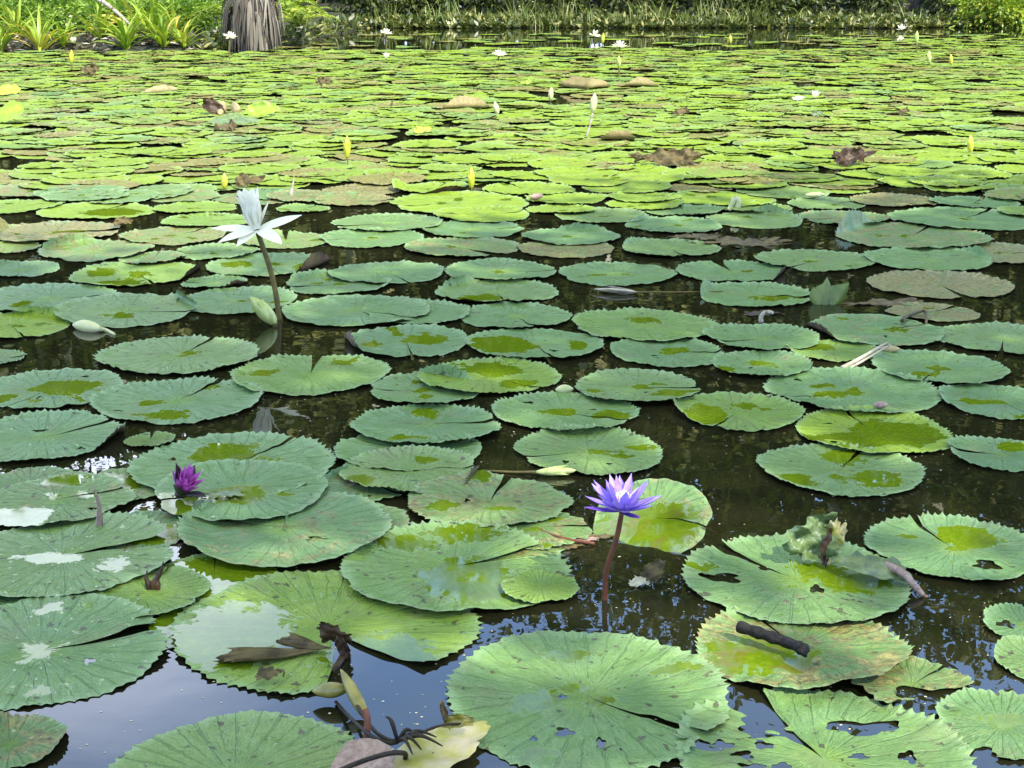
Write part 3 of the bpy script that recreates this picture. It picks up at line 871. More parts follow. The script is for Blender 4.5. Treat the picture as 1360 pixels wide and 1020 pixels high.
def pad_arrays(c, R, notch, rng, rings=22, teeth=44, spt=3, pools=0.4, xpools=(), holes=(), rim=0.0065, tatter=0.0, tilt=(0, 0),
               lift=0.0022, wave=0.0018, gap=None, fold=(), support=True, dark=0.0, asp=1.0, toothy=1.0, fl=None):
    """one lily pad round the point c: V (world), faces, attributes"""
    nt = teeth * spt
    gap = (rng.uniform(.0, .05) if rng.random() < .7 else rng.uniform(.05, .16)) if gap is None else gap
    rr = np.concatenate([[0.012], np.linspace(.05, 1.0, rings) ** .85])
    tt = np.linspace(0, 2 * math.pi, nt + 1)
    RR, TT = np.meshgrid(rr, tt, indexing='ij')
    # sinus: opens towards the rim
    g = gap * (.35 + .65 * RR) + .012
    ANG = notch + g / 2 + TT / (2 * math.pi) * (2 * math.pi - g)
    ph = rng.random(12) * 6.283
    saw = np.abs(((TT * teeth / (2 * math.pi) + .25 * np.sin(TT * 5 + ph[0])) % 1.0) - .5) * 2     # 0..1
    jit = rng.random(teeth + 1)[np.minimum((((TT * teeth / (2 * math.pi) + .25 * np.sin(TT * 5 + ph[0])) + .0) % teeth).astype(int), teeth)]
    tooth = saw ** 1.5 * toothy * (.35 + .85 * jit) * (.80 + .20 * np.sin(TT * 3 + ph[10]))
    outl = 1 + .025 * np.sin(2 * TT + ph[2]) + .02 * np.sin(3 * TT + ph[3]) + .012 * np.sin(7 * TT + ph[4])
    near_notch = np.minimum(TT, 2 * math.pi - TT)
    outl *= 1 - .07 * np.exp(-(near_notch / .16) ** 2)
    if tatter:
        nz = sum(np.sin(TT * k + ph[k % 12]) / k ** .7 for k in (3, 5, 8, 13, 21, 29))
        outl *= 1 - tatter * np.clip(nz, 0, 2) * .5
    rad = RR * outl * (1 + .050 * tooth * sstep(RR, .86, 1.0))
    if fl is not None:
        pass
    X = rad * np.cos(ANG) * R
    Y = rad * np.sin(ANG) * R * asp
    # relief
    z = np.zeros_like(X)
    z += rim * sstep(RR, .80, 1.0) * (.7 + .5 * np.sin(2 * ANG + ph[5])) + .0075 * (rim > .004) * tooth * sstep(RR, .9, 1.0)
    z += wave * RR ** 2 * (.5 * np.sin(2 * ANG + ph[6]) + .35 * np.sin(3 * ANG + ph[7]) + .25 * np.sin(5 * ANG + ph[8]))
    for k in range(5):
        a = rng.random() * 6.283; wl = rng.uniform(.06, .16)
        z += .0011 * np.sin((X * math.cos(a) + Y * math.sin(a)) * 6.283 / wl + ph[k])
    z += .0012 * np.sin(ANG * 27 + 2 * np.sin(ANG * 3 + ph[9])) * sstep(RR, .45, 1.0)
    z -= .002 * np.exp(-(RR / .10) ** 2)
    z += rng.uniform(0, .004) * np.exp(-((TT * RR * R) / .03) ** 2) * RR
    z += math.tan(tilt[0]) * X + math.tan(tilt[1]) * Y
    WX, WY = X + c[0], Y + c[1]
    sup = 0
    if support and GX0 + .3 < c[0] < GX1 - .3 and c[1] < GY1 - .5:
        i0, i1, j0, j1 = window(c, R * max(1, asp) * 1.08)
        sub = HF[i0:i1, j0:j1]
        s2 = np.minimum(box(box(box(sub, 4, True), 3), 3), .013)
        fi = np.clip((WX - GX0) / CELL - i0, 0, s2.shape[0] - 1.001); fj = np.clip((WY - GY0) / CELL - j0, 0, s2.shape[1] - 1.001)
        ii, jj = fi.astype(int), fj.astype(int); fi -= ii; fj -= jj
        sup = s2[ii, jj] * (1 - fi) * (1 - fj) + s2[np.minimum(ii + 1, s2.shape[0] - 1), jj] * fi * (1 - fj) + s2[ii, np.minimum(jj + 1, s2.shape[1] - 1)] * (1 - fi) * fj + s2[np.minimum(ii + 1, s2.shape[0] - 1), np.minimum(jj + 1, s2.shape[1] - 1)] * fi * fj
        z = np.maximum(z + lift, .0018) + sup
        # write it into the floating surface
        ai = np.clip(((WX - GX0) / CELL).astype(int), 0, HF.shape[0] - 1); aj = np.clip(((WY - GY0) / CELL).astype(int), 0, HF.shape[1] - 1)
        np.maximum.at(HF, (ai.ravel(), aj.ravel()), np.minimum(z, sup + .008).ravel().astype(np.float32))
        blk = HF[i0:i1, j0:j1]
        cl = box(blk, 2, True)
        gx, gy = np.meshgrid((np.arange(i0, i1) + .5) * CELL + GX0 - c[0], (np.arange(j0, j1) + .5) * CELL + GY0 - c[1], indexing='ij')
        ins = (gx / R) ** 2 + (gy / (R * asp)) ** 2 < .92
        blk[ins] = np.maximum(blk[ins], np.minimum(cl[ins], blk[ins] + .012))
    else:
        z = z + lift if not support else np.maximum(z + lift, .0018)
    # pools of water lying on the leaf
    U, W = X / R, Y / (R * asp)
    hg = np.full(X.shape, 9.0)
    plist = [p for p in xpools]
    if pools > 0:
        if rng.random() < .35 + pools * .4:
            plist.append((rng.normal() * .08, rng.normal() * .06, rng.uniform(.08, .16) + pools * .22 * rng.random(), rng.uniform(.05, .10) + pools * .16 * rng.random(), rng.random() * 3.1))
        for k in range(rng.poisson(pools * 3.2)):
            a = rng.random() * 6.283; q = rng.uniform(.3, .85)
            plist.append((q * math.cos(a), q * math.sin(a), rng.uniform(.06, .14) + pools * .22 * rng.random(), rng.uniform(.04, .08) + pools * .12 * rng.random(), a + rng.normal() * .5))
    for (a, b, wa, wb, ro) in plist:
        dx, dy = (U - a), (W - b)
        x1 = (dx * math.cos(ro) + dy * math.sin(ro)) / wa; y1 = (-dx * math.sin(ro) + dy * math.cos(ro)) / wb
        hg = np.minimum(hg, (np.sqrt(x1 ** 2 + y1 ** 2) - 1) * math.sqrt(wa * wb))
    keep = np.ones(((rings), nt), bool)
    # holes: the grid is drawn to the hole's edge and what lies inside is cut out
    for (hx, hy, ha, hb) in holes:
        dx, dy = (WX - hx) / ha, (WY - hy) / hb
        wob = 1 + .22 * np.sin(3 * np.arctan2(dy, dx) + hx * 90) + .15 * np.sin(5 * np.arctan2(dy, dx) + hy * 70)
        q = np.sqrt(dx ** 2 + dy ** 2) / wob
        band = (q > .72) & (q < 1.3)
        f = np.where(band, 1 / np.maximum(q, 1e-6), 1)
        WX = np.where(band, hx + (WX - hx) * f, WX); WY = np.where(band, hy + (WY - hy) * f, WY)
        z = np.where(band, z - .0012, z)
        ins = q <= 1.3
        ins0 = q <= .72
        m4 = (ins[:-1, :-1] & ins[1:, :-1] & ins[:-1, 1:] & ins[1:, 1:])
        keep &= ~(m4)
        hg = np.where(q < 1.9, 9.0, hg)
    for (fa, off, ang_, rho) in fold:      # fold the part beyond a line
        d = np.array([math.cos(fa), math.sin(fa)])
        s = (WX - c[0]) * d[0] + (WY - c[1]) * d[1] - off * R
        f = s > 0
        th_ = np.clip(s / rho, 0, ang_)
        du = rho * np.sin(th_) + np.maximum(s - rho * ang_, 0) * math.cos(ang_)
        dz = rho * (1 - np.cos(th_)) + np.maximum(s - rho * ang_, 0) * math.sin(ang_)
        WX = np.where(f, WX + (du - s) * d[0], WX); WY = np.where(f, WY + (du - s) * d[1], WY)
        z = np.where(f, z + dz, z)
        hg = np.where(s > rho * ang_ * .6, 9.0, hg)
    V = np.stack([WX, WY, z], -1).reshape(-1, 3)
    nv = nt + 1
    F = grid_faces(rings + 1, nv).reshape(rings, nt, 4)
    F = F[keep]
    Q = F
    # small centre fan
    ctr = np.array([[c[0], c[1], float(z[0].mean())]])
    k = np.arange(nt)
    fan = np.stack([np.full(nt, len(V)), k, k + 1], -1)
    V = np.concatenate([V, ctr])
    app = lambda a, v: np.append(a.ravel(), v)
    # make the upper side the front
    a0, b0, c0 = V[Q[len(Q) // 2][0]], V[Q[len(Q) // 2][1]], V[Q[len(Q) // 2][2]]
    if not fold and np.cross(b0 - a0, c0 - a0)[2] < 0 or fold:
        Q = Q[:, ::-1]
    e0, e1 = V[fan[0][1]] - ctr[0], V[fan[0][2]] - ctr[0]
    if np.cross(e0, e1)[2] < 0: fan = fan[:, ::-1]
    return V, [Q, fan], {'th': app(TT, 0), 'rr': app(RR, 0), 'hgt': app(hg, 9.0 if hg[0].mean() > 0 else -.1)}


STY = {'g': (0, 0), 'l': (.85, 0), 'h': (.45, .05), 't': (.1, .62), 'm': (0, .30), 'w': (0, .05), 'p': (.1, .40), 'd': (0, .05)}
PADGROUP = "lily pads afloat on the pond"
pad_count = 0
placed = []        # centre, radius of every individual pad


def put_pad(c, R, notch, style, seed, label, group=PADGROUP, z0=0.0, add_lime=0.0, add_tan=0.0, **kw):
    global pad_count
    rng = np.random.default_rng(seed)
    lime, tan = STY[style]
    if style == 'm':
        kw.setdefault('tatter', .12); kw.setdefault('rim', .002); kw.setdefault('lift', .0025); kw.setdefault('wave', .002)
    V, F, A = pad_arrays(c, R, notch, rng, **kw)
    A['lime'] = np.clip(lime + add_lime + rng.normal() * .10, 0, 1) + 0 * A['th']
    A['tan'] = np.clip(tan + add_tan + .03 + abs(rng.normal()) * .09, 0, 1) + 0 * A['th']
    A['rnd'] = rng.random() + 0 * A['th']
    o = mesh("lily_pad", V, F, M['pad'], None, (c[0], c[1], z0), A)
    tag(o, label, "lily pad", group)
    pad_count += 1
    placed.append((c[0], c[1], R))
    return o


# (left px, right px, centre row px, sinus direction, style, water on it, label, extras); later ones lie on top of earlier ones
PADS = [
 # --- drowned and ragged pads at the lowest level
 (95, 235, 640, 30, 'm', .5, "drowned ragged pad in the bright gap left of the magenta flower's pad", dict(tatter=.3, xp=[(150, 640, 90, 30)])),
 (120, 262, 700, 200, 'm', .6, "sunken ragged pad under pale water before the magenta flower's pad", dict(tatter=.28, xp=[(200, 705, 120, 26)])),
 (196, 372, 762, 100, 'h', .8, "drowned pad under a cream bright film behind the crumpled pad", dict(tatter=.22, rim=.001, lift=.0015, h=1, xp=[(285, 762, 180, 50)])),
 (-40, 150, 775, 60, 'm', .4, "ragged pad showing between the flat left pad and the split big pad", dict(tatter=.2)),
 (196, 330, 830, 20, 'h', .7, "drowned pad under bright film at the crumpled pad's left side", dict(tatter=.28, rim=.001, lift=.0012, xp=[(255, 830, 130, 60)])),
 (372, 545, 690, 140, 'm', .4, "ragged low pad between the dull flat pad and the tattered one", dict(tatter=.24)),
 (420, 560, 640, 320, 'm', .3, "dull low pad left of the crumpled torn pad", dict(tatter=.15)),
 (560, 760, 720, 60, 'm', .4, "shredded low pad behind the broad filmed pad", dict(tatter=.3)),
 (640, 790, 700, 10, 'p', .5, "rotting fragment left of the tilted pad", dict(tatter=.4, rim=.001, lift=.0012)),
 (-30, 110, 640, 300, 'm', .5, "mottled fragment at the left edge behind the mottled low pad", dict(tatter=.2)),
 # --- the foremost pads
 (1240, 1420, 958, 170, 'g', .25, "broad pad cut by the right edge of the view, below two small round pads", dict(holes=[(1307, 995, 33, 13)], xp=[(1335, 950, 100, 14)])),
 (898, 1290, 1003, 118, 'g', .15, "large pad riddled with slit holes, a wide wedge shaped gap on its far side", dict(gap=.42, h=1, holes=[(1008, 961, 54, 17), (1012, 972, 34, 8), (961, 984, 27, 12), (1014, 984, 25, 9), (987, 998, 28, 9), (1001, 1013, 33, 10), (1039, 1011, 27, 8), (1141, 998, 24, 7), (1147, 961, 96, 17), (1206, 1001, 24, 12), (925, 984, 45, 12)])),
 (1130, 1292, 906, 40, 'p', .5, "shredded yellowing pad wedged between the stick pad and the pad at the right edge", dict(tatter=.5, rim=.003, holes=[(1235, 925, 90, 30)], lift=.003)),
 (922, 1203, 857, 112, 'm', .22, "spotted decaying pad with a wet black stick lying on it", dict(tatter=.05, rim=.007, lift=.004, h=1, tanx=.16, xp=[(1010, 868, 150, 50), (1010, 855, 90, 16)])),
 (234, 632, 828, -62, 'h', .2, "wide crumpled pale pad with a rotten folded leaf at its near edge", dict(rim=.003, gap=.75, h=1, wave=.003, xp=[(310, 840, 150, 80), (510, 862, 130, 40)], tatter=.10, notches=1)),
 (100, 282, 785, 80, 'h', .35, "ragged pad with a dark dead spike rising from its middle", dict(tatter=.22, rim=.003, lift=.003)),
 (-110, 218, 860, 22, 'g', .12, "big pad at the left edge split in two by a long sinus", dict(gap=.16, h=1, rim=.003, holes=[(118, 872, 15, 7)], lift=.0016, xp=[(50, 858, 36, 14), (52, 912, 40, 10), (60, 812, 40, 9)])),
 (-60, 87, 984, 200, 'p', .1, "yellowish ribbed pad in the lower left corner", dict(rim=.009, wave=.008)),
 (133, 492, 1030, 250, 'g', .08, "large smooth pad cut by the bottom edge with a small curled lobe at its left", dict(h=1, rim=.003)),
 (586, 975, 921, -38, 'g', .10, "largest whole pad in front of the violet lily, slit on its near right side", dict(gap=.10, h=1, rim=.003, xp=[(757, 868, 70, 14), (712, 928, 60, 26), (895, 885, 40, 16), (715, 1000, 38, 16), (800, 925, 30, 10), (910, 880, 30, 14)],
    holes=[(749, 966, 23, 11), (798, 981, 12, 12), (709, 975, 11, 6), (824, 990, 8, 4), (747, 919, 12, 6)])),
 (1307, 1420, 826, 160, 'g', .2, "small round pad at the right edge, upper of two", dict(holes=[(1336, 824, 24, 9)])),
 (1322, 1440, 876, 100, 'g', .2, "small round pad at the right edge, lower of two", {}),
 # --- second rank
 (450, 757, 752, 24, 'g', .3, "broad pad half under a bright film of water, left of the violet lily's stem", dict(h=1, gap=.25, rim=.005, tatter=.08, xp=[(625, 770, 110, 62), (620, 710, 110, 26), (540, 722, 90, 18)])),
 (664, 772, 780, 150, 'h', .5, "small torn pad between the violet lily's stem and the broad filmed pad", dict(tatter=.3, rim=.002, lift=.004)),
 (-70, 234, 737, 20, 'g', .25, "broad flat pad at the left edge under the rising dead spike", dict(h=1, gap=.30, rim=.005, tatter=.10, xp=[(70, 740, 110, 12), (150, 750, 40, 18)])),
 (-25, 176, 664, 30, 'm', .4, "mottled low pad with pale film, left of the pad that carries the magenta flower", dict(xp=[(20, 690, 90, 30), (90, 640, 70, 14)])),
 (232, 524, 699, 160, 'm', .2, "dull flat pad tucked under the front edge of the pad carrying the magenta flower", dict(tatter=.06, h=1, rim=.007)),
 (169, 449, 615, 60, 'g', .2, "wide pale pad lying under the magenta flower's pad, yellow green pool at its middle", dict(h=1, rim=.005, xp=[(300, 598, 92, 26), (330, 612, 80, 14)])),
 (201, 441, 652, 205, 'd', .05, "smooth dark green pad carrying the half open magenta flower", dict(h=1, rim=.005, wave=.007, toothy=.35, xp=[(315, 660, 80, 22), (230, 672, 60, 28)])),
 (165, 234, 582, 100, 'h', .1, "small pale pad in the gap left of the wide pale pad", dict(rim=.003)),
 (-50, 166, 577, 40, 'g', .15, "broad pad at the left edge with a bright narrow gap behind the mottled pad", dict(gap=.12, h=1)),
 (-30, 165, 514, 250, 'g', .35, "left edge pad with one large yellow green pool", dict(xp=[(88, 512, 92, 20)])),
 (127, 347, 529, 68, 'g', .3, "oval pad between the left edge pad and the dark water with a narrow slit", dict(h=1, xp=[(195, 532, 40, 8), (218, 548, 60, 12)])),
 (306, 518, 494, 92, 'h', .15, "round pad with a small notch in front of the tall white flower", dict(h=1, xp=[(350, 492, 36, 7), (460, 478, 30, 10)])),
 (132, 346, 469, 75, 'g', .05, "even oval pad lying alone in dark water left of the tall white flower's stem", dict(h=1, xp=[(250, 467, 30, 6)])),
 (-45, 34, 473, 10, 'g', .1, "pad cut by the left edge just below the floating cream bud", {}),
 (-60, 93, 431, 300, 'l', .3, "bright lime pad at the left edge beside the floating cream bud", {}),
 (440, 644, 594, 150, 'g', .2, "pad mostly covered by the jagged pad behind the tattered one", dict(rim=.005)),
 (450, 641, 626, 10, 'g', .25, "crumpled pad with a torn right side, left of the tattered pad", dict(h=1, wave=.006, xp=[(480, 638, 40, 12), (560, 612, 40, 8)], tatter=.06)),
 (540, 758, 664, 75, 'm', .35, "tattered brown mottled pad below the lime bud floating on its side", dict(tatter=.14, h=1, xp=[(640, 632, 30, 16), (590, 668, 50, 10)])),
 (470, 668, 563, 15, 'g', .3, "jagged rimmed pad with a raised saw edge right of the dark water", dict(rim=.009, h=1, xp=[(565, 546, 34, 14), (540, 580, 36, 7)])),
 (682, 883, 596, 200, 'g', .12, "clean oval pad directly behind the violet flower", dict(rim=.007, h=1, xp=[(795, 597, 26, 7), (852, 591, 48, 6), (828, 602, 30, 8)])),
 (655, 849, 545, 330, 'g', .25, "oval pad with a folded flap and pool at its right, behind the clean oval pad", dict(h=1, xp=[(740, 544, 50, 9), (812, 548, 50, 14)])),
 (906, 1208, 765, 130, 'g', .2, "holed pad with a wet lime front edge and torn flap, right of the violet lily", dict(h=1, gap=.14, rim=.007, wave=.007, holes=[(959, 763, 48, 11), (1016, 751, 18, 5), (1085, 778, 18, 11)], xp=[(1085, 752, 70, 24), (1130, 772, 120, 22), (935, 752, 40, 14)])),
 (1152, 1382, 725, 105, 'g', .2, "pad near the right edge with a triangular bright pool and deep notch", dict(h=1, gap=.10, rim=.008, holes=[(1310, 746, 32, 11)], xp=[(1287, 710, 80, 30)])),
 (1008, 1224, 620, 60, 'g', .3, "pad with three yellow green pools and an upturned far lip, in open water", dict(h=1, rim=.007, xp=[(1120, 604, 60, 18), (1165, 632, 70, 22), (1055, 634, 50, 14)])),
 (1055, 1264, 570, 100, 'l', .4, "bright pad largely flooded yellow green with a folded pale flap", dict(h=1, xp=[(1190, 572, 120, 34), (1130, 582, 130, 20)])),
 (1256, 1400, 600, 170, 'g', .35, "pad at the right edge with a ragged slit toward the left", dict(gap=.3, xp=[(1345, 590, 50, 12)])),
 (893, 1066, 544, -120, 'h', .4, "light green pad with a squarish flooded left half", dict(xp=[(938, 547, 54, 26), (985, 536, 30, 10)])),
 (1018, 1246, 517, 200, 'g', .3, "wide pad with a snail sized brown bud on its near rim, right of centre", dict(h=1, xp=[(1105, 522, 50, 10)])),
 (1246, 1410, 530, 290, 'g', .35, "pad at the right edge behind the ragged slit pad", dict(xp=[(1300, 530, 40, 7)])),
 (487, 642, 516, 180, 'g', .35, "pad half hidden under the brightly flooded pad left of centre", {}),
 (556, 744, 498, 320, 'h', .3, "brightly flooded pad with a curled brown lip at its near left", dict(h=1, xp=[(655, 488, 80, 20), (690, 508, 50, 10), (610, 482, 20, 6)])),
 (760, 933, 512, 0, 'g', .3, "pad with a forked slit at the right, behind the light green flooded pad", dict(xp=[(890, 520, 60, 8)])),
 # --- middle rank
 (452, 627, 451, 280, 'g', .3, "pad with a deep yellow pool at centre right of the tall flower's stem", dict(xp=[(565, 448, 58, 15), (490, 455, 30, 6)])),
 (619, 803, 455, 285, 'g', .3, "pad with two dark yellow green pools, one on each side", dict(xp=[(668, 456, 90, 22), (766, 456, 26, 12)])),
 (808, 966, 465, 0, 'g', .3, "pad with a torn slit to the right, left of the twin overlapped pads", dict(xp=[(900, 462, 40, 8)])),
 (609, 762, 418, 290, 'g', .15, "plain pad behind the pad with two dark pools", {}),
 (757, 953, 430, 190, 'h', .2, "broad pad with pale glare at its right, in front of the floating pale twig", dict(h=1, xp=[(853, 422, 44, 8)])),
 (480, 626, 413, 200, 'g', .25, "pad overlapped by its left neighbour, right of the tall flower's stem", {}),
 (374, 570, 411, 330, 'g', .15, "saw edged pad touching the tall white flower's stem", {}),
 (1045, 1166, 463, 180, 'h', .4, "pad peeping out under the right one of the twin pads", dict(xp=[(1085, 458, 50, 10)])),
 (942, 1081, 482, 170, 'g', .2, "near one of the twin overlapped pads right of centre", dict(xp=[(968, 490, 26, 8), (1010, 480, 40, 6)])),
 (935, 1088, 447, 200, 'g', .2, "far one of the twin overlapped pads right of centre", {}),
 (1155, 1338, 486, 240, 'g', .2, "oval pad with a white glare fold right of the broken pale stem", dict(xp=[(1247, 487, 30, 6), (1222, 496, 30, 10)])),
 (1245, 1420, 448, 250, 'g', .15, "pad at the right edge behind the oval pad with the white glare fold", {}),
 (1069, 1254, 436, 20, 'm', .45, "murky sunken tattered pad left of the right edge pad", {}),
 (1178, 1300, 412, 40, 't', .3, "brown sunken leaf in front of the tan pad", dict(tatter=.2, rim=.001, lift=.0015)),
 (925, 1078, 390, 350, 'g', .2, "dark even pad left of the upright torn leaf", dict(xp=[(1025, 394, 50, 6)])),
 (1153, 1341, 376, 280, 't', .2, "tan speckled pad afloat in dark water at the right", {}),
 (578, 742, 386, 280, 'g', .15, "pad with one pool at its near rim, left of the floating pale twig", dict(xp=[(640, 395, 60, 12)])),
 (741, 897, 362, 200, 'g', .08, "dark clean oval pad behind the floating pale twig", {}),
 (590, 742, 358, 0, 'g', .08, "clean round pad between two others in the row behind the saw edged pad", {}),
 (898, 1048, 359, 100, 'g', .12, "pad with a cleft on its far side left of the two jagged pads", dict(gap=.25)),
 (1003, 1159, 344, 230, 'g', .15, "left one of two jagged green pads side by side", dict(rim=.009)),
 (1256, 1410, 335, 10, 't', .2, "dull brown pad at the right edge behind the right jagged pad", {}),
 (1150, 1316, 343, 120, 'g', .15, "right one of two jagged green pads side by side", dict(rim=.008)),
 (1106, 1316, 312, 60, 'p', .15, "largest grey brown pad in the dark water at the right", dict(h=1)),
 (1182, 1375, 289, 50, 'g', .08, "broad dark pad behind the largest grey brown pad", {}),
 (1062, 1182, 288, 190, 'p', .05, "dull pad left of the broad dark pad", {}),
 (378, 522, 375, 200, 'g', .3, "near one of two overlapping pads right of the white flower's stem", {}),
 (436, 590, 361, 300, 'g', .2, "far one of two overlapping pads right of the white flower's stem", {}),
 (232, 396, 398, 160, 'g', .2, "pad right behind the closed green bud at the white flower's foot", {}),
 (-30, 160, 395, 20, 'g', .25, "long pad at the left edge in the row of the closed green bud", dict(xp=[(28, 402, 28, 8)])),
 (72, 268, 410, 350, 'g', .2, "saw edged pad left of the white flower's stem with a small dark pool", dict(xp=[(160, 417, 44, 7)])),
 (240, 330, 374, 170, 'g', .2, "small pad between the saw edged pad and the white flower's stem", {}),
 (95, 272, 362, 300, 'h', .45, "pad with several long pools left of the white flower's stem", dict(xp=[(135, 360, 40, 10), (185, 362, 30, 9), (160, 373, 60, 8)])),
 (274, 442, 350, 290, 'g', .45, "pad crossed by the white flower's stem", dict(xp=[(315, 349, 40, 8), (410, 352, 40, 10)])),
 (-25, 80, 356, 200, 'g', .3, "left edge pad with a small pool, two rows behind the cream bud", {}),
 (228, 347, 333, 180, 'g', .3, "pad just below the spread petals of the tall white flower", {}),
 (156, 248, 342, 90, 'p', .3, "small dull pad left of the spread petals of the white flower", {}),
 (52, 204, 331, 240, 'p', .3, "grey green pad behind the pad with several long pools", {}),
 (-40, 54, 327, 30, 'p', .4, "grey green pad at the left edge, third row behind the cream bud", {}),
 (-20, 160, 307, 10, 't', .3, "tan lime pad at the left where shade meets sunlight", {}),
 (160, 304, 311, 60, 'p', .3, "darker pad left of the white flower's lowest petal", {}),
 (212, 334, 292, 20, 'h', .5, "flooded sunlit pad behind the white flower's left petal", {}),
 (320, 440, 318, 100, 'p', .5, "brownish flooded pad right behind the white flower's stem top", {}),
 (423, 565, 315, 200, 'g', .1, "plain pad right of the white flower's lower petals", {}),
 (538, 692, 327, 310, 'p', .1, "pinkish grey pad with a notch, in the row right of the white flower", dict(gap=.3)),
 (684, 818, 328, 150, 't', .2, "low tan pad partly under its dark green neighbour", dict(rim=.002, lift=.003)),
 (692, 824, 313, 200, 'g', .25, "dark green pad lying on the low tan pad", {}),
 (823, 958, 328, 280, 'g', .1, "dark oval pad before the brown floating debris", {}),
 (938, 1066, 291, 180, 'g', .1, "dark pad behind the brown floating debris", {}),
 (830, 960, 298, 220, 'g', .15, "dark pad in the row before the sunlit zone, centre right", {}),
 (735, 861, 285, 190, 'g', .05, "dark smooth pad in front of the twin lime pads", {}),
 (558, 698, 303, 10, 'g', .25, "pad with a central pool in the row before the sunlit zone", {}),
 (437, 587, 295, 200, 'g', .15, "shaded pad right of the white flower's tip", {}),
 (948, 1052, 275, 150, 'h', .4, "pad with a pool below the small curled bud", {}),
 (856, 960, 279, 90, 'g', .1, "small shaded pad left of the small curled bud", {}),
 (1044, 1150, 270, 30, 'g', .1, "pad below the floating pale yellow bud", {}),
 (1128, 1248, 265, 300, 't', .1, "tan pad right of the floating pale yellow bud", {}),
 (1236, 1352, 268, 60, 'g', .1, "green pad right of the tan pad near the right edge", {}),
 (884, 1030, 263, 10, 'l', .3, "lime pad carrying the small curled bud", {}),
 (803, 910, 270, 90, 'l', .2, "near one of twin lime pads stacked together", {}),
 (804, 908, 261, 20, 'l', .2, "far one of twin lime pads stacked together", {}),
 (698, 792, 277, 40, 'l', .5, "lime pad with a yellow middle left of the dark smooth pad", {}),
 (512, 705, 268, 200, 'l', .2, "largest bright sunlit pad in front of the curled lime leaf", {}),
 (574, 706, 284, 20, 'l', .2, "sunlit pad over the near right edge of the largest bright sunlit pad", {}),
 (695, 806, 263, 180, 'l', .2, "sunlit pad with a small brown bud on it", {}),
 (640, 762, 250, 120, 'l', .2, "sunlit pad across the dark gap before the upright yellow bud", {}),
 (428, 535, 251, 0, 't', .2, "pale tan pad left of the curled lime leaf", {}),
 (520, 618, 250, 60, 'l', .4, "curled lime leaf pad with a raised crumpled rim and yellow spot", dict(rim=.035, wave=.03)),
 (52, 206, 279, 70, 'l', .5, "sunlit pad with a long yellow pool near the left", dict(xp=[(150, 280, 80, 9)])),
 (204, 314, 275, 10, 'l', .2, "sunlit pad left of the white flower's upper petals", {}),
 (-40, 82, 273, 40, 'l', .3, "sunlit pad at the left edge where the bright zone starts", {}),
 (366, 440, 276, 70, 'h', .5, "sunlit flooded pad right of the white flower's upright petals", {}),
]
for i, (xa, xb, cy, nt_, sty, pl, lab, ex) in enumerate(PADS):
    pxc = (xa + xb) / 2
    c = P(pxc, cy, 0.01)
    s = slant(pxc, cy) / FPX
    R = (xb - xa) / 2 * s / 1.03
    dd = ray(pxc, cy); sd = -dd[2] / np.linalg.norm(dd)
    kw = {k: v for k, v in ex.items() if k in ('rim', 'wave', 'tatter', 'lift', 'gap', 'toothy')}
    kw['xpools'] = [(*((P(a, b, .01) - c)[:2] / R), w / 2 * s / R, h / 2 * s / sd / R, 0.0) for (a, b, w, h) in ex.get('xp', ())]
    kw['holes'] = [(*P(a, b, .01)[:2], w / 2 * slant(a, b) / FPX, h / 2 * slant(a, b) / FPX / sd) for (a, b, w, h) in ex.get('holes', ())]
    if ex.get('h'):
        kw.update(rings=52 if cy > 700 else 36, teeth=66, spt=5 if cy > 700 else 4)
    if kw['xpools'] and pl < .3: pl *= .6
    q_ = np.random.default_rng(7000 + i)
    if 280 < cy < 700 and not ex.get('holes') and q_.random() < .34:      # a curled lip
        kw['fold'] = [(q_.uniform(-.6, 3.7), q_.uniform(.74, .90), q_.uniform(.5, 2.6), q_.uniform(.012, .03))]
    if 'tatter' not in kw and q_.random() < .35: kw['tatter'] = q_.uniform(.03, .10)
    if 420 < cy < 700 and not kw['holes'] and q_.random() < .5:         # small eaten holes
        for _ in range(int(q_.integers(1, 4))):
            a_, b_ = q_.uniform(0, 6.28), q_.uniform(.25, .8)
            kw['holes'].append((c[0] + R * b_ * math.cos(a_), c[1] + R * b_ * math.sin(a_), R * q_.uniform(.03, .09), R * q_.uniform(.03, .06)))
    r_ = np.random.default_rng(i)
    put_pad(c, R, math.radians(nt_), sty, 1000 + i, lab, add_tan=ex.get('tanx', 0), pools=pl, tilt=(r_.normal() * .008, r_.normal() * .008), **kw)

# the tilted pad behind the violet flower, and two sunken pads
s = slant(858, 690) / FPX
R = 77 * s
c = P(866, 686, R * .27)
put_pad(c, R, math.radians(-25), 'd', 5, "tilted pad standing half out of the water behind the violet flower", add_tan=.30, support=False,
        tilt=(.18, .33), lift=R * .27, rim=-.006, wave=.012, rings=40, teeth=30, spt=5, toothy=.15, pools=0, xpools=[(-.45, -.50, 1.3, .74, .30)], gap=.0)
for (px, py, w, lab) in [(955, 618, 170, "sunken brownish pad glimmering under water behind the tilted pad"), (1018, 712, 120, "sunken brown pad under water left of the crumpled leaf"), (920, 566, 90, "small sunken pad under the light green flooded pad"),
                         (700, 600, 150, "sunken pad dimly seen left of the clean oval pad"), (1250, 660, 130, "sunken pad dimly seen behind the pad with a deep notch"), (1190, 830, 120, "sunken pad dimly seen right of the spotted pad"), (880, 640, 90, "sunken leaf behind the tilted pad's top"),
                         (262, 760, 170, "pale drowned pad under the bright film beside the dead spike")]:
    c = P(px, py, -.04)
    put_pad(c, w / 2 * slant(px, py) / FPX, 1.0, 'h' if w > 100 else 't', int(w), lab, support=False, lift=(-.05 if px > 300 else -.012), rim=0, wave=.006, pools=0, toothy=.4)

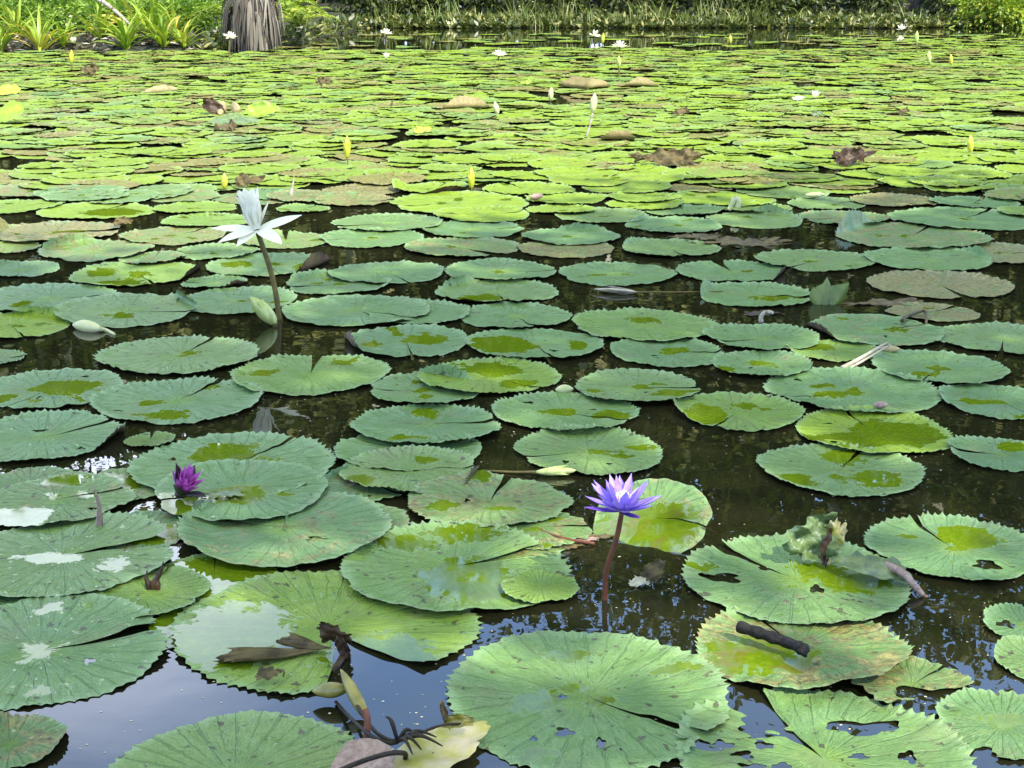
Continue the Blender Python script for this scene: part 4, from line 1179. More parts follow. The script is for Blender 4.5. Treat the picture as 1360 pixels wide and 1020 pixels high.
# --- the packed far field: centres on a loose lattice, thinning toward the far open water
rng = np.random.default_rng(2024)
cand = []
y = 8.0; row = 0
while y < 33:
    sp = 0.335 if y < 15 else 0.365
    hw = 0.358 * y * 1.22 + .6
    x = -hw + (row % 2) * sp / 2
    while x < hw:
        cx, cy = x + rng.normal() * .075, y + rng.normal() * .065
        R = rng.uniform(.195, .285)
        lim = 25.5 + .12 * math.sin(cx * 3) if cx < -4.4 else 26.3 + .7 * math.sin(cx * 1.1)
        dens = .93 if cy < 22 else .84
        nz = math.sin(cx * 1.9 + cy * .8) + math.sin(cx * .7 - cy * 1.6 + 2) + math.sin(cx * 2.7 + cy * 2.3 + 1)
        if nz > 2.0: dens *= .3
        if cy > lim: dens = 0 if cx < -4.4 else (.07 if cx < 6.2 else .55 if cy < 30.5 else .2)
        if cx < -4.4 and cy > lim: dens = 0
        ok = rng.random() < dens
        if ok:
            for (a, b, r) in placed:
                if (a - cx) ** 2 + ((b - cy)) ** 2 < (.77 * (r + R)) ** 2:
                    ok = False; break
        if ok: cand.append((cx, cy, R))
        x += sp
    y += (.27 if y < 15 else .30); row += 1


def project(p):
    d = np.asarray(p, float) - [0, 0, CAMH]
    f = d[1] * CP - d[2] * SP
    v = -d[1] * SP - d[2] * CP
    return CX + FPX * d[0] / f, CY + FPX * v / f


LAND = [("the tall white flower", 335, 262), ("the slender yellow bud at the middle", 626, 250), ("the yellow bud beside the white flower", 298, 250), ("the yellow bud above the white flower", 461, 212),
        ("the upright yellow bud at the right", 1289, 204), ("the tall pale seed bud", 780, 185), ("the rolled tan leaf", 617, 148), ("the pale tan double peaked leaf", 778, 122), ("the crumpled brown leaf heap", 890, 213),
        ("the hooded tan leaf", 820, 190), ("the curled dark leaf pair", 290, 148), ("the pale upright leaf", 348, 148), ("the leaning leaf at the left edge", 12, 155), ("the thin standing stalk", 388, 250),
        ("the small curled bud", 972, 262), ("the floating pale yellow bud", 1083, 258), ("the pale closed bud at the far middle", 731, 130), ("the pale blot left of the rolled leaf", 480, 155), ("the right margin", 1400, 230), ("the left margin", -30, 230)]
vis = [q for q in cand if -30 < project((q[0], q[1], 0))[0] < 1390 and project((q[0], q[1], 0))[1] > 40]
vis.sort(key=lambda q: q[1] - 1.5 * q[2])
n_own = 299 - pad_count
own = vis[:n_own]
own_set = set(own)
used = {}
words_n = ["nearest", "second", "third", "fourth", "fifth", "sixth", "seventh", "eighth", "ninth", "tenth", "eleventh", "twelfth", "thirteenth", "fourteenth", "fifteenth", "sixteenth", "seventeenth", "eighteenth", "nineteenth", "twentieth"]
order = sorted(own, key=lambda q: min((project((q[0], q[1], 0))[0] - a) ** 2 + (4 * (project((q[0], q[1], 0))[1] - b)) ** 2 for _, a, b in LAND))
far_i = 0
for q in order:
    px, py = project((q[0], q[1], 0))
    k = min(range(len(LAND)), key=lambda j: (px - LAND[j][1]) ** 2 + (4 * (py - LAND[j][2])) ** 2)
    nm, lx, ly = LAND[k]
    dx, dy = px - lx, 4 * (py - ly)
    if abs(dx) > abs(dy): wd = "right of" if dx > 0 else "left of"
    else: wd = "in front of" if dy > 0 else "behind"
    i = used.get((k, wd), 0); used[(k, wd)] = i + 1
    r_ = np.random.default_rng(4000 + far_i); far_i += 1
    sty = r_.choice(['l', 'h', 'h', 'g', 't', 'p'], p=[.30, .20, .14, .10, .14, .12]) if q[1] > 8.9 else r_.choice(['h', 'g', 'p'])
    cw = {'l': "lime", 'h': "light green", 'g': "green", 't': "tan brown", 'p': "dull brownish green"}[sty]
    sunny = q[1] > 8.9  # sunlit zone: extra lime puts the warm sunlight into the pad colour
    kt = abs(r_.normal()) * .10
    put_pad(np.array([q[0], q[1], 0]), q[2], r_.random() * 6.28, sty, 5000 + far_i, "%s pad, %s %s %s" % (cw, words_n[min(i, 19)], wd, nm),
            add_lime=.45 * sunny, add_tan=kt, rings=10, teeth=int(r_.integers(34, 44)), spt=3, pools=.35 if r_.random() < .5 else .1, rim=r_.uniform(.003, .007), wave=r_.uniform(.001, .0035), tilt=(r_.normal() * .006, r_.normal() * .006))

# all the smaller, farther pads (far past 300) as one mass
Vs, Q, T, A, off = [], [], [], {k: [] for k in ('th', 'rr', 'hgt', 'tan', 'lime', 'rnd')}, 0
for i, q in enumerate(cand):
    if q in own_set: continue
    r_ = np.random.default_rng(9000 + i)
    far = q[1] > 16
    sty = r_.choice(['l', 'h', 'g', 't', 'p'], p=[.36, .24, .11, .16, .13])
    V, F, a = pad_arrays((q[0], q[1]), q[2], r_.random() * 6.28, r_, rings=5 if far else 7, teeth=26 if far else 34, spt=2, pools=.3 if r_.random() < .4 else .05,
                         rim=r_.uniform(.004, .012), wave=r_.uniform(.002, .007), tilt=(r_.normal() * .006, r_.normal() * .008), lift=r_.uniform(.003, .014), support=False)
    V[:, 2] = np.maximum(V[:, 2], .001)
    Q.append(F[0] + off); T.append(F[1] + off); Vs.append(V); off += len(V)
    n = len(V); lime, tan = STY[sty]
    a['lime'] = np.full(n, np.clip(lime + .35 + r_.normal() * .15, 0, 1)); a['tan'] = np.full(n, np.clip(tan + abs(r_.normal()) * .13, 0, 1)); a['rnd'] = np.full(n, r_.random())  # raised lime paints the far field's sunlight into these pads too
    for k in A: A[k].append(a[k])
o = mesh("far_lily_pads", np.concatenate(Vs), [np.concatenate(Q), np.concatenate(T)], M['pad'], None, attrs={k: np.concatenate(v) for k, v in A.items()})
tag(o, "countless small lily pads packed over the far half of the pond", None, None, 'stuff')
print("pads", pad_count, "far", len(cand) - len(own))

# ---------------------------------------------------------------- flowers and buds
def axis_frame(ax):
    ax = np.asarray(ax, float); ax /= np.linalg.norm(ax)
    x = np.cross([0, 1, 0], ax); x /= np.linalg.norm(x)
    y = np.cross(ax, x)
    return np.stack([x, y, ax], 1)


def petal_arrays(o, fr, az, el, L, W, curl=0.3, cup=0.25, tip=1.0, r0=0.006, nu=12, nv=7, roll=0.0):
    t = np.linspace(0, 1, nu)
    ang = el + curl * t
    st = L / (nu - 1)
    hor = r0 + np.concatenate([[0], np.cumsum(np.cos(ang[:-1])) * st]); ver = np.concatenate([[0], np.cumsum(np.sin(ang[:-1])) * st])
    w = W * np.sin(np.clip(t, 0, 1) ** .85 * math.pi * .93 + .16) ** .8
    w *= np.where(t > .7, 1 - (1 - (1 - t) / .3) ** 2 * (.85 * tip), 1)
    v = np.linspace(-1, 1, nv)
    nh, nvv = -np.sin(ang), np.cos(ang)
    dep = cup * w[:, None] * v[None] ** 2 * .5
    d = np.array([math.cos(az), math.sin(az), 0]); s = np.array([-math.sin(az) * math.cos(roll), math.cos(az) * math.cos(roll), math.sin(roll)])
    P_ = (hor[:, None] + nh[:, None] * dep)[..., None] * d + (w[:, None] * v[None] / 2)[..., None] * s + (ver[:, None] + nvv[:, None] * dep)[..., None] * np.array([0, 0, 1.0])
    return (P_.reshape(-1, 3) @ fr.T) + o, [grid_faces(nu, nv)]


def spindle(o, fr, L, R, n=14, m=16, power=.9, tip=.15):
    """closed bud: a pointed spindle along the frame's axis"""
    t = np.linspace(0, 1, m)
    r = R * np.sin(np.clip(t * .94 + .06, 0, 1) ** power * math.pi) ** .75
    r[0] = R * .25
    r[-1] = R * .02
    a = np.arange(n) * 2 * math.pi / n
    lob = 1 + .05 * np.cos(4 * a)
    V = np.stack([r[:, None] * (np.cos(a) * lob)[None], r[:, None] * (np.sin(a) * lob)[None], np.broadcast_to((t * L)[:, None], (m, n))], -1).reshape(-1, 3)
    V = np.concatenate([V, [[0, 0, 0], [0, 0, L]]])
    k = np.arange(n)
    T = np.concatenate([np.stack([np.full(n, m * n), (k + 1) % n, k], -1), np.stack([np.full(n, m * n + 1), (m - 1) * n + k, (m - 1) * n + (k + 1) % n], -1)])
    return V @ fr.T + o, [grid_faces(m, n, True), T]


def put(name, VF, mat, root, loc, **kw):
    return mesh(name, VF[0], VF[1], mat, root, loc, **kw)


def stamens(o, fr, n, L, R, rng):
    parts = []
    for k in range(n):
        a = k * 2.4; q = math.sqrt((k + .5) / n)
        b = np.array([math.cos(a) * R * q, math.sin(a) * R * q, 0])
        e = b * (1.0 + .5 * q) + [0, 0, L * (1.1 - .35 * q) * rng.uniform(.85, 1.1)]
        m_ = (b + e) / 2 + b * .25
        V, F = tube_arrays(spline([b, m_, e], 4), [.0014, .0018, .0017, .0006], 5)
        parts.append((V @ fr.T + o, F))
    return join(parts)


# violet lily
base = P(803, 796, 0); hd = at(826, 679, base[1] - .01)
loc = tuple(base)
root = empty("violet_water_lily", loc, "open violet water lily on a red brown stem standing in dark water", "water lily")
st = spline([base + [-.004, 0, -.25], base, base + (hd - base) * .35 + [-.008, 0, 0], base + (hd - base) * .7 + [0, 0, 0], hd], 18)
put("stem", tube_arrays(st, np.linspace(.0064, .0055, 18) * (1 + .05 * np.sin(np.arange(18) * 1.9)), 10), M['stem_red'], root, loc)
fr = axis_frame([.03, -.10, 1])
rng = np.random.default_rng(3)
for k in range(4):
    put("sepal", petal_arrays(hd, fr, k * 1.571 + .35, .10 + .05 * (k % 2), .088, .022, .38, .35), M['violet_dark'], root, loc)
for n, el, L, W, a0, cu in [(8, .26,   .084, .0235, .1, .45), (8, .52,   .082, .023, .5, .42), (7, .90, .078, .020, .2, .30)]:
    for k in range(n):
        put("petal", petal_arrays(hd + fr[:, 2] * .003, fr, a0 + k * 6.283 / n + rng.normal() * .07, el + rng.normal() * .05, L * rng.uniform(.93, 1.05), W, cu + rng.normal() * .08, .45), M['violet'], root, loc)
put("stamens", stamens(hd + fr[:, 2] * .004, fr, 46, .044, .012, rng), M['stamen'], root, loc)

# tall white lily
base = P(371, 424, 0); hd = at(341, 305, base[1] - .02)
loc = tuple(base)
root = empty("white_water_lily", loc, "tall white water lily with upright inner petals and spread outer petals on an olive stem", "water lily")
st = spline([base + [.01, 0, -.25], base, base + (hd - base) * .5 + [.014, 0, 0], hd], 18)
put("stem", tube_arrays(st, np.linspace(.0118, .0098, 18) * (1 + .04 * np.sin(np.arange(18) * 1.7)), 10), M['stem_olive'], root, loc)
fr0 = axis_frame([0, 0, 1])
for az, el, L, W, cu, ro in [(3.10, .0, .168, .046, .06, -.45), (3.85, -.16, .165, .054, -.05, -.25), (4.25, -.32, .130, .050, -.05, -.1), (5.50, -.18, .155, .062, -.12, .25), (.25, .24, .175, .050, .10, .5)]:
    put("petal", petal_arrays(hd, fr0, az, el, L, W, cu, .2, .5, roll=ro), M['white'], root, loc)
fr1 = axis_frame([-.20, -.04, 1])
rng = np.random.default_rng(9)
for n, el, r0, L in [(9, 1.36, .016, .150), (7, 1.44, .010, .152), (5, 1.5, .005, .148)]:
    for k in range(n):
        put("petal", petal_arrays(hd + fr1[:, 2] * .004, fr1, k * 6.283 / n + r0 * 30, el, L * rng.uniform(.93, 1.05), .068, .02 + rng.normal() * .02, .45, .15, r0), M['white'], root, loc)
put("petal", petal_arrays(hd, fr0, .35, 1.12, .125, .04, .1, .3, .8), M['white'], root, loc)

# magenta lily on its pad
zt = .030
base = P(238, 656, zt); loc = tuple(base)
root = empty("magenta_water_lily", loc, "half open magenta water lily with dark sepals resting on a smooth green pad", "water lily")
fr = axis_frame([.50, -.25, .85])
rng = np.random.default_rng(13)
put("receptacle", spindle(base - fr[:, 2] * .012, fr, .03, .012), M['dark_sepal'], root, loc)
for az, el, L in [(3.1, 1.05, .090), (4.55, .80, .082), (5.9, .62, .084), (1.6, .8, .080)]:
    put("sepal", petal_arrays(base, fr, az, el, L, .040, .16, .45), M['dark_sepal'], root, loc)
for n, el, L, a0 in [(8, 1.0, .075, .3), (8, 1.2, .076, .1), (6, 1.4, .068, .5)]:
    for k in range(n):
        put("petal", petal_arrays(base + fr[:, 2] * .003, fr, a0 + k * 6.283 / n, el + rng.normal() * .04, L * rng.uniform(.95, 1.05), .021, .05, .5), M['magenta'], root, loc)


def bud(name, px0, py0, px1, py1, L, R, mat, label, cat="bud", dY=0.0, stem_mat='stem_olive', stem_r=.006, group=None, power=.9, zb=0.0, hl=None):
    """a closed bud on a stem: the stem rises at (px0, py0), the bud's foot is seen at (px1, py1); hl = (px, py) of its tip"""
    b = P(px0, py0, zb)
    f = at(px1, py1, b[1] + dY)
    if hl: tipd = at(hl[0], hl[1], b[1] + dY) - f
    else: tipd = np.array([.05, 0, 1.0])
    loc = tuple(b)
    root = empty(name, loc, label, cat, group)
    put("stem", tube_arrays(spline([b + [0, 0, -.12], b, (b + f) / 2 + [.004, 0, 0], f], 10), np.linspace(stem_r, stem_r * .85, 10), 8), M[stem_mat], root, loc)
    fr = axis_frame(tipd)
    if group: R *= .60; L *= .92
    put("bud_head", spindle(f, fr, L, R, power=power), M[mat], root, loc)
    for k in range(4):
        put("sepal", petal_arrays(f, fr, k * 1.571 + .5, 1.25, L * .80, R * 1.25, .30, 1.1, 1.0, R * .30), M[mat], root, loc)
    return root


BG = "closed buds standing over the pads"
bud("water_lily_bud", 366, 430, 366, 430, .140, .029, 'bud', "plump striped green bud leaning left at the foot of the tall white flower", hl=(338, 400), zb=.01)
bud("water_lily_bud", 626, 254, 626, 251, .150, .033, 'bud_yellow', "slender upright yellow green bud at the middle of the pond, before a dark gap", group=BG, hl=(626, 219))
bud("water_lily_bud", 298, 254, 298, 251, .110, .034, 'bud_yellow', "short yellow bud left of the tall white flower's top", group=BG, hl=(298, 232))
bud("water_lily_bud", 461, 222, 461, 210, .170, .040, 'bud_yellow', "yellow bud on a short stem right above the tall white flower", group=BG, hl=(461, 186))
bud("water_lily_bud", 1289, 206, 1289, 203, .150, .040, 'bud_yellow', "upright yellow bud at the right, near the shade's edge", group=BG, hl=(1289, 186))
bud("water_lily_bud", 779, 182, 787, 150, .18, .048, 'bud_pale', "tall pale seed bud on a long thin stem above the hooded tan leaf", group=BG, hl=(789, 133), stem_r=.010, stem_mat='pale_stem')
bud("water_lily_bud", 822, 102, 822, 89, .16, .045, 'bud', "small green bud on a stem behind the pale double peaked leaf", group=BG, hl=(822, 79), stem_r=.012)
bud("water_lily_bud", 95, 95, 95, 84, .20, .05, 'bud_yellow', "yellow green bud on a stem before the left bank", group=BG, hl=(95, 73), stem_r=.014)
bud("water_lily_bud", 1235, 88, 1234, 84, .20, .055, 'bud', "green bud before a dark open strip at the far right", group=BG, hl=(1234, 60), stem_r=.014)
bud("water_lily_bud", 1263, 92, 1263, 86, .16, .05, 'bud_yellow', "small yellow bud near the right margin of the far field", group=BG, hl=(1263, 79))
bud("water_lily_bud", 731, 135, 731, 134, .16, .045, 'bud_pale', "pale closed bud between the rolled tan leaf and the double peaked leaf", group=BG, hl=(732, 120))
bud("water_lily_bud", 1217, 71, 1217, 57, .22, .055, 'bud', "thin stemmed green bud right of the farthest right white flower", group=BG, hl=(1218, 43), stem_r=.014)
bud("water_lily_bud", 661, 152, 661, 152, .14, .045, 'bud_pale', "pale bud at the right end of the rolled tan leaf", group=BG, hl=(659, 143))
bud("water_lily_bud", 800, 60, 800, 58, .22, .06, 'bud_yellow', "yellow bud right of the white flower at the far middle", group=BG, hl=(801, 49))
bud("water_lily_bud", 970, 63, 970, 58, .18, .05, 'bud_yellow', "small yellow bud standing at the edge of the far open water", group=BG, hl=(970, 51))


def lying_bud(name, px0, py0, px1, py1, R, mat, label, z=.012, stem=None, cat="bud", stem_mat='bud_pale', group=None):
    a, b = P(px0, py0, z), P(px1, py1, z)
    loc = tuple(a)
    root = empty(name, loc, label, cat, group)
    L = float(np.linalg.norm(b - a))
    fr = axis_frame((b - a) + [0, 1e-4, .02 * L])
    put("bud_head", spindle(a, fr, L, R, power=1.0), M[mat], root, loc)
    for k in range(3):
        put("sepal", petal_arrays(a, fr, k * 2.094 + .9, 1.30, L * .80, R * 1.2, .30, 1.1, 1.0, R * .30), M[mat], root, loc)
    if stem:
        put("stem", tube_arrays(spline([a] + [P(*q, .004) for q in stem], 12), np.linspace(R * .35, R * .22, 12), 8), M[stem_mat], root, loc)
    return root


LB = "fallen buds floating on the water"
lying_bud("fallen_bud", 712, 627, 767, 626, .0125, 'bud', "plump lime bud floating on its side, left of the violet flower", stem=[(680, 627), (640, 625)], stem_mat='stem_olive', group=LB)
lying_bud("fallen_bud", 134, 437, 96, 432, .026, 'bud_pale', "cream green bud floating by the left lime pad with a short pale stem", stem=[(142, 439), (152, 444)], group=LB)
lying_bud("fallen_bud", 1070, 259, 1097, 259, .016, 'bud_pale', "pale yellow bud floating at the right where shade begins", z=.03, group=LB)
lying_bud("fallen_bud", 738, 518, 762, 517, .016, 'bud_pale', "small cream bud floating behind the pad with a folded flap", group=LB)
lying_bud("fallen_bud", 1168, 464, 1196, 464, .014, 'tan', "tan seed shaped bud beside the broken pale stem", z=.02, group=LB)
lying_bud("fallen_bud", 1160, 538, 1180, 538, .012, 'mauve', "snail sized brown bud on the near rim of a wide pad", z=.025, group=LB)
lying_bud("fallen_bud", 846, 388, 788, 385, .010, 'pale_stem', "long pale floating twig like bud in the dark water at the middle", stem=[(900, 388), (960, 387)], stem_mat='stem_olive', group=LB)
lying_bud("fallen_bud", 704, 262, 722, 260, .020, 'mauve', "small pinkish brown bud on a sunlit pad at the middle", z=.03, group=LB)


def far_flower(px, py, pxb, pyb, size, label, openness=.55, cup=False):
    size *= .85
    b = P(pxb, pyb, 0); h = at(px, py, b[1])
    loc = tuple(b)
    root = empty("white_water_lily", loc, label, "water lily", "distant white lilies")
    put("stem", tube_arrays(spline([b + [0, 0, -.1], b, h], 7), .013, 7), M['stem_olive'], root, loc)
    rng = np.random.default_rng(int(px * 7))
    fr = axis_frame([rng.normal() * .15, -.2, 1])
    for n, el, k_ in ([(7, .15, 1.0), (6, openness, .95), (5, 1.2, .8)] if not cup else [(6, .9, 1.0), (5, 1.2, .95)]):
        parts = [petal_arrays(h, fr, k * 6.283 / n + rng.normal() * .1, el + rng.normal() * .08, size * k_, size * .30, .3, .3, nu=7, nv=5) for k in range(n)]
        V, F = join(parts)
        put("blossom", (V, F), M['white'], root, loc)


far_flower(513, 45, 513, 62, .155, "white lily with drooping petals before the far open water, right of the stump")
far_flower(305, 50, 304, 76, .155, "white star shaped lily on a stem in front of the shaggy stump")
far_flower(98, 58, 98, 66, .15, "white cup shaped lily by the left bank's strap leaved plants", cup=True)
far_flower(1198, 39, 1198, 44, .17, "white lily on the far open water at the right", .8)
far_flower(790, 48, 790, 55, .17, "white lily with two flat petals on the far open water at the middle", .9)
far_flower(823, 62, 823, 68, .17, "white lily with ragged petals right of the far middle yellow bud")
far_flower(1075, 31, 1075, 34, .16, "small cream lily low at the foot of the far reeds", cup=True)
far_flower(663, 74, 661, 82, .15, "pale lily low among pads left of the far middle", .4)
far_flower(513, 78, 513, 82, .12, "small white lily among pads below the drooping white lily", cup=True)
far_flower(1197, 54, 1197, 58, .12, "small white lily just below the far right white lily", cup=True)
far_flower(1083, 130, 1083, 134, .10, "small cream lily among sunlit pads right of centre", cup=True)


# ---------------------------------------------------------------- upturned leaves, dead things, sticks
def sheet(c, ax, bx, la, lb, rng, amp=.1, bend=0.0, n=26, ragged=.1, lobes=0):
    """an irregular leaf: half lengths la, lb along the directions ax, bx, crumpled by amp and bent about ax"""
    ax = np.asarray(ax, float) / np.linalg.norm(ax); bx = np.asarray(bx, float) / np.linalg.norm(bx)
    nz = np.cross(ax, bx)
    t = np.linspace(0, 2 * math.pi, 64, endpoint=False)
    r = np.linspace(0.02, 1, n)
    ph = rng.random(10) * 6.28
    ol = 1 + ragged * (np.sin(3 * t + ph[0]) * .6 + np.sin(7 * t + ph[1]) * .4 + np.sin(13 * t + ph[2]) * .35 + np.sin(23 * t + ph[3]) * .25)
    A = r[:, None] * (np.cos(t) * ol)[None] * la
    B = r[:, None] * (np.sin(t) * ol)[None] * lb
    s = min(la, lb)
    Z = amp * s * (np.sin(A / s * 2.1 + ph[4]) * np.cos(B / s * 2.6 + ph[5]) + .5 * np.sin(A / s * 5.1 + B / s * 3 + ph[6]) + .3 * np.sin(B / s * 9 + ph[7])) * r[:, None]
    if amp > .25:
        Z = Z + amp * s * .55 * (.6 - np.abs(np.sin(A / s * 3.3 + B / s * 1.7 + ph[8])) ** .6 + .5 * (.6 - np.abs(np.sin(A / s * 4.7 - B / s * 5.3 + ph[9])) ** .6)) * r[:, None]
    if bend:
        R_ = lb / bend
        B2 = R_ * np.sin(B / R_); Z = Z + R_ * (1 - np.cos(B / R_)); B = B2
    V = np.asarray(c) + A[..., None] * ax + B[..., None] * bx + Z[..., None] * nz
    return V.reshape(-1, 3), [grid_faces(n, 64, True)]


def thing(name, VF, mat, label, cat, loc, group=None):
    o = mesh(name, VF[0], VF[1], M[mat], None, tuple(loc))
    return tag(o, label, cat, group)


def rolled(p0, p1, R, arc, rng, z=.03):
    """a leaf rolled into a ridge between two points, its saw edged rim in front"""
    a, b = np.asarray(p0), np.asarray(p1)
    d = b - a; L = np.linalg.norm(d); d /= L
    s = np.cross(d, [0, 0, 1]); s /= np.linalg.norm(s)
    u = np.linspace(0, 1, 40); v = np.linspace(0, 1, 16)
    rad = R * (np.sin(u * math.pi) ** .5 * .85 + .15) * (1 + .10 * np.sin(u * 7 + R * 90) + .05 * np.sin(u * 23))
    th = -.5 + arc * v
    V = a + (u * L)[:, None, None] * d + (rad[:, None] * np.cos(th)[None])[..., None] * s + ((rad[:, None] * (np.sin(th)[None] * .9 + .35)) + .05 * R * np.sin(u * 90)[:, None] * v[None])[..., None] * np.array([0, 0, 1.])
    V[..., 2] = np.maximum(V[..., 2], .004)
    return V.reshape(-1, 3), [grid_faces(40, 16)]


rng = np.random.default_rng(55)
def folded_pad(px, py, w, folds, label, seed):
    """a dead pad whose near rim has rolled up and shows its ribbed tan underside"""
    c = P(px, py, .01); R = w / 2 * slant(px, py) / FPX
    V, F, A = pad_arrays(c, R, math.radians(80), np.random.default_rng(seed), rings=30, teeth=40, spt=3, pools=0, fold=folds, support=False, lift=.022, rim=.004, wave=.012)
    V[:, 2] = np.maximum(V[:, 2], .012)
    n = len(V); A['tan'] = np.full(n, .95); A['lime'] = np.full(n, .3); A['rnd'] = np.full(n, .4)
    o = mesh("curled_leaf", V, F, M['pad'], None, (c[0], c[1], 0), A)
    tag(o, label, "dead leaf")
HP = -math.pi / 2
folded_pad(618, 143, 78, [(HP + .05, .56, 2.0, .03)], "long rolled tan leaf with a ribbed underside among sunlit pads", 1)
folded_pad(776, 117, 66, [(HP - .45, .46, 1.9, .04), (HP + .5, .54, 1.9, .03)], "pale tan leaf with two curled peaks before the far open water", 2)
folded_pad(846, 114, 62, [(HP + .1, .64, 1.9, .03)], "flat topped tan leaf curl right of the double peaked leaf", 3)
folded_pad(821, 186, 46, [(HP, .25, 2.2, .05)], "hooded tan leaf curled over at the foot of the tall seed bud", 4)
a = P(890, 217, .03)
thing("crumpled_leaf", sheet(a + [0, 0, .04], (1, 0, 0), (0, .5, .5), .23, .07, rng, .45, .3, ragged=.25), 'dead', "crumpled brown leaf heap on a pad right of the tall seed bud", "dead leaf", a)
a = P(284, 151, .02)
thing("curled_leaf", sheet(a + [0, 0, .06], (.9, .2, -.25), (-.2, .3, .9), .11, .085, rng, .3, .6), 'dead_dark', "dark curled leaf on the left half of the pads, pale rolled edge beside it", "dead leaf", a)
a = P(300, 152, .02)
thing("curled_leaf", rolled(P(292, 153, .02), P(296, 138, .04), .05, 3.4, rng), 'tan', "pale rolled leaf strip leaning beside the dark curled leaf", "dead leaf", a)
a = P(316, 148, .02)
thing("curled_leaf", rolled(P(308, 149, .02), P(318, 147, .03), .07, 3.2, rng), 'tan', "small tan curl right of the dark curled leaf", "dead leaf", a)
a = P(348, 152, .02)
thing("upturned_leaf", sheet(a + [0, 0, .05], (1, 0, .08), (0, .45, .75), .16, .075, rng, .12, .4), 'lime', "pale lime leaf tipped up toward the light behind the tall white flower", "leaf", a)
a = P(310, 168, .02)
thing("upturned_leaf", sheet(a + [0, 0, .05], (1, 0, .03), (0, .8, .3), .22, .09, rng, .10, .3), 'torn', "bluish green leaf lifted in front of the pale lime upright leaf", "leaf", a)
a = P(10, 162, .02)
thing("upturned_leaf", sheet(a + [0, .05, .07], (1, 0, .38), (-.2, .6, .5), .16, .12, rng, .08, .3), 'lime', "green leaf leaning up at the left edge over a dark hollow", "leaf", a)
a = P(10, 126, .02)
thing("upturned_leaf", sheet(a + [0, 0, .05], (1, 0, .08), (0, .5, .6), .15, .065, rng, .15, .3), 'bud_yellow', "bright yellow leaf fragment standing at the left edge", "leaf", a)
a = P(200, 120, .02)
thing("curled_leaf", rolled(P(192, 123, .02), P(236, 119, .02), .05, 2.6, rng), 'tan', "low pinkish leaf ridge in the left far field", "dead leaf", a)
a = P(120, 98, .02)
thing("crumpled_leaf", sheet(a + [0, 0, .06], (1, 0, 0), (0, .5, .7), .12, .08, rng, .5), 'dead', "brown crumpled leaf below the left bank", "dead leaf", a)
a = P(430, 112, .02)
thing("crumpled_leaf", sheet(a + [0, 0, .04], (1, 0, 0), (0, .6, .6), .10, .06, rng, .5), 'dead', "small brown crumpled leaf left of the far middle of the field", "dead leaf", a)
a = P(300, 172, .02)
thing("crumpled_leaf", sheet(a + [0, 0, .03], (1, 0, 0), (0, .8, .4), .10, .06, rng, .4), 'dead', "brown withered patch before the dark curled leaf", "dead leaf", a)
for i, (px, py, w, mt, lab) in enumerate([(163, 298, .05, 'dead', "small rusty curl on a tan pad at the left"), (1085, 154, .06, 'torn', "bluish leaf scrap lifted among sunlit pads right of centre"), (1060, 133, .06, 'cream', "cream leaf scrap in the right far field"),
                                       (330, 246, .09, 'dead', "brown lifted pad edge beside the short yellow bud"), (1130, 217, .14, 'dead_dark', "dark brown leaf in the gap at the right of the field"), (905, 152, .08, 'dead', "brown scrap right of the hooded tan leaf"),
                                       (700, 112, .07, 'lime', "lime scrap lifted left of the double peaked leaf"), (560, 176, .07, 'bud_yellow', "yellow scrap in the middle far field"), (1200, 150, .06, 'dead', "brown scrap in the right far field"), (440, 70, .07, 'lime', "lime scrap near the far open water")]):
    a = P(px, py, .02)
    thing("leaf_scrap", sheet(a + [0, 0, w * .35], (1, .1, .1), (0, .6, .6), w, w * .5, rng, .35, .3, ragged=.2), mt, lab, "leaf", a)

# torn leaf standing in the water at the right
base = P(1098, 405, 0); loc = tuple(base)
s = slant(1098, 405) / FPX
parts = []
for (x0, w, h, lean) in [(-.055, .05, .085, -.15), (-.005, .05, .125, .02), (.045, .06, .10, .5)]:
    fr = axis_frame([0, -1, .35])
    parts.append(petal_arrays(base + [x0 * .6, 0, -.01], np.eye(3), math.pi / 2, 1.25, h, w, .1, -.5, 1, 0.0, 10, 7))
V, F = join(parts)
dx = (V[:, 2] - 0) * np.where(V[:, 0] - base[0] > .02, .75, np.where(V[:, 0] - base[0] < -.02, -.30, .05))
V[:, 0] += dx
thing("upturned_leaf", (V, F), 'olive_leaf', "torn olive green leaf tip standing upright in dark water at the right", "leaf", loc)

# crumpled leaf standing on the holed pad
base = P(1085, 742, .02); loc = tuple(base)
root = empty("crumpled_leaf", loc, "crumpled decaying green and yellow leaf standing on the holed pad", "dead leaf")
rng = np.random.default_rng(66)
put("leaf_blade", sheet(base + [-.008, .01, .048], (.85, .1, .35), (-.35, .25, .9), .066, .056, rng, .50, .9, n=40, ragged=.18), M['torn'], root, loc)
put("folded_edge", sheet(base + [.040, .015, .040], (.3, .3, .8), (.85, -.2, -.4), .050, .026, rng, .45, .8, ragged=.25), M['yellow'], root, loc)
put("inner_fold", sheet(base + [.022, -.008, .030], (.1, .1, 1), (.7, .5, 0), .045, .018, rng, .2, 1.0, ragged=.1), M['dead_dark'], root, loc)
a = P(1160, 755, .03)
thing("torn_leaf_flap", sheet(a, (1, -.45, -.05), (.3, 1, .3), .085, .038, rng, .14, .5, ragged=.14), 'torn', "greyish torn leaf flap at the right end of the holed pad", "leaf", a)
pts = [P(1172, 748, .03), P(1200, 762, .035), P(1215, 778, .022), P(1226, 791, .004)]
thing("rotting_stalk", tube_arrays(spline(pts, 16), np.linspace(.010, .006, 16), 9), 'mauve', "rotting pinkish stem bending from the torn flap into the water", "stem", pts[0])
pts = [P(1228, 792, -.002), P(1240, 806, -.015), P(1262, 812, -.02), P(1305, 818, -.01)]
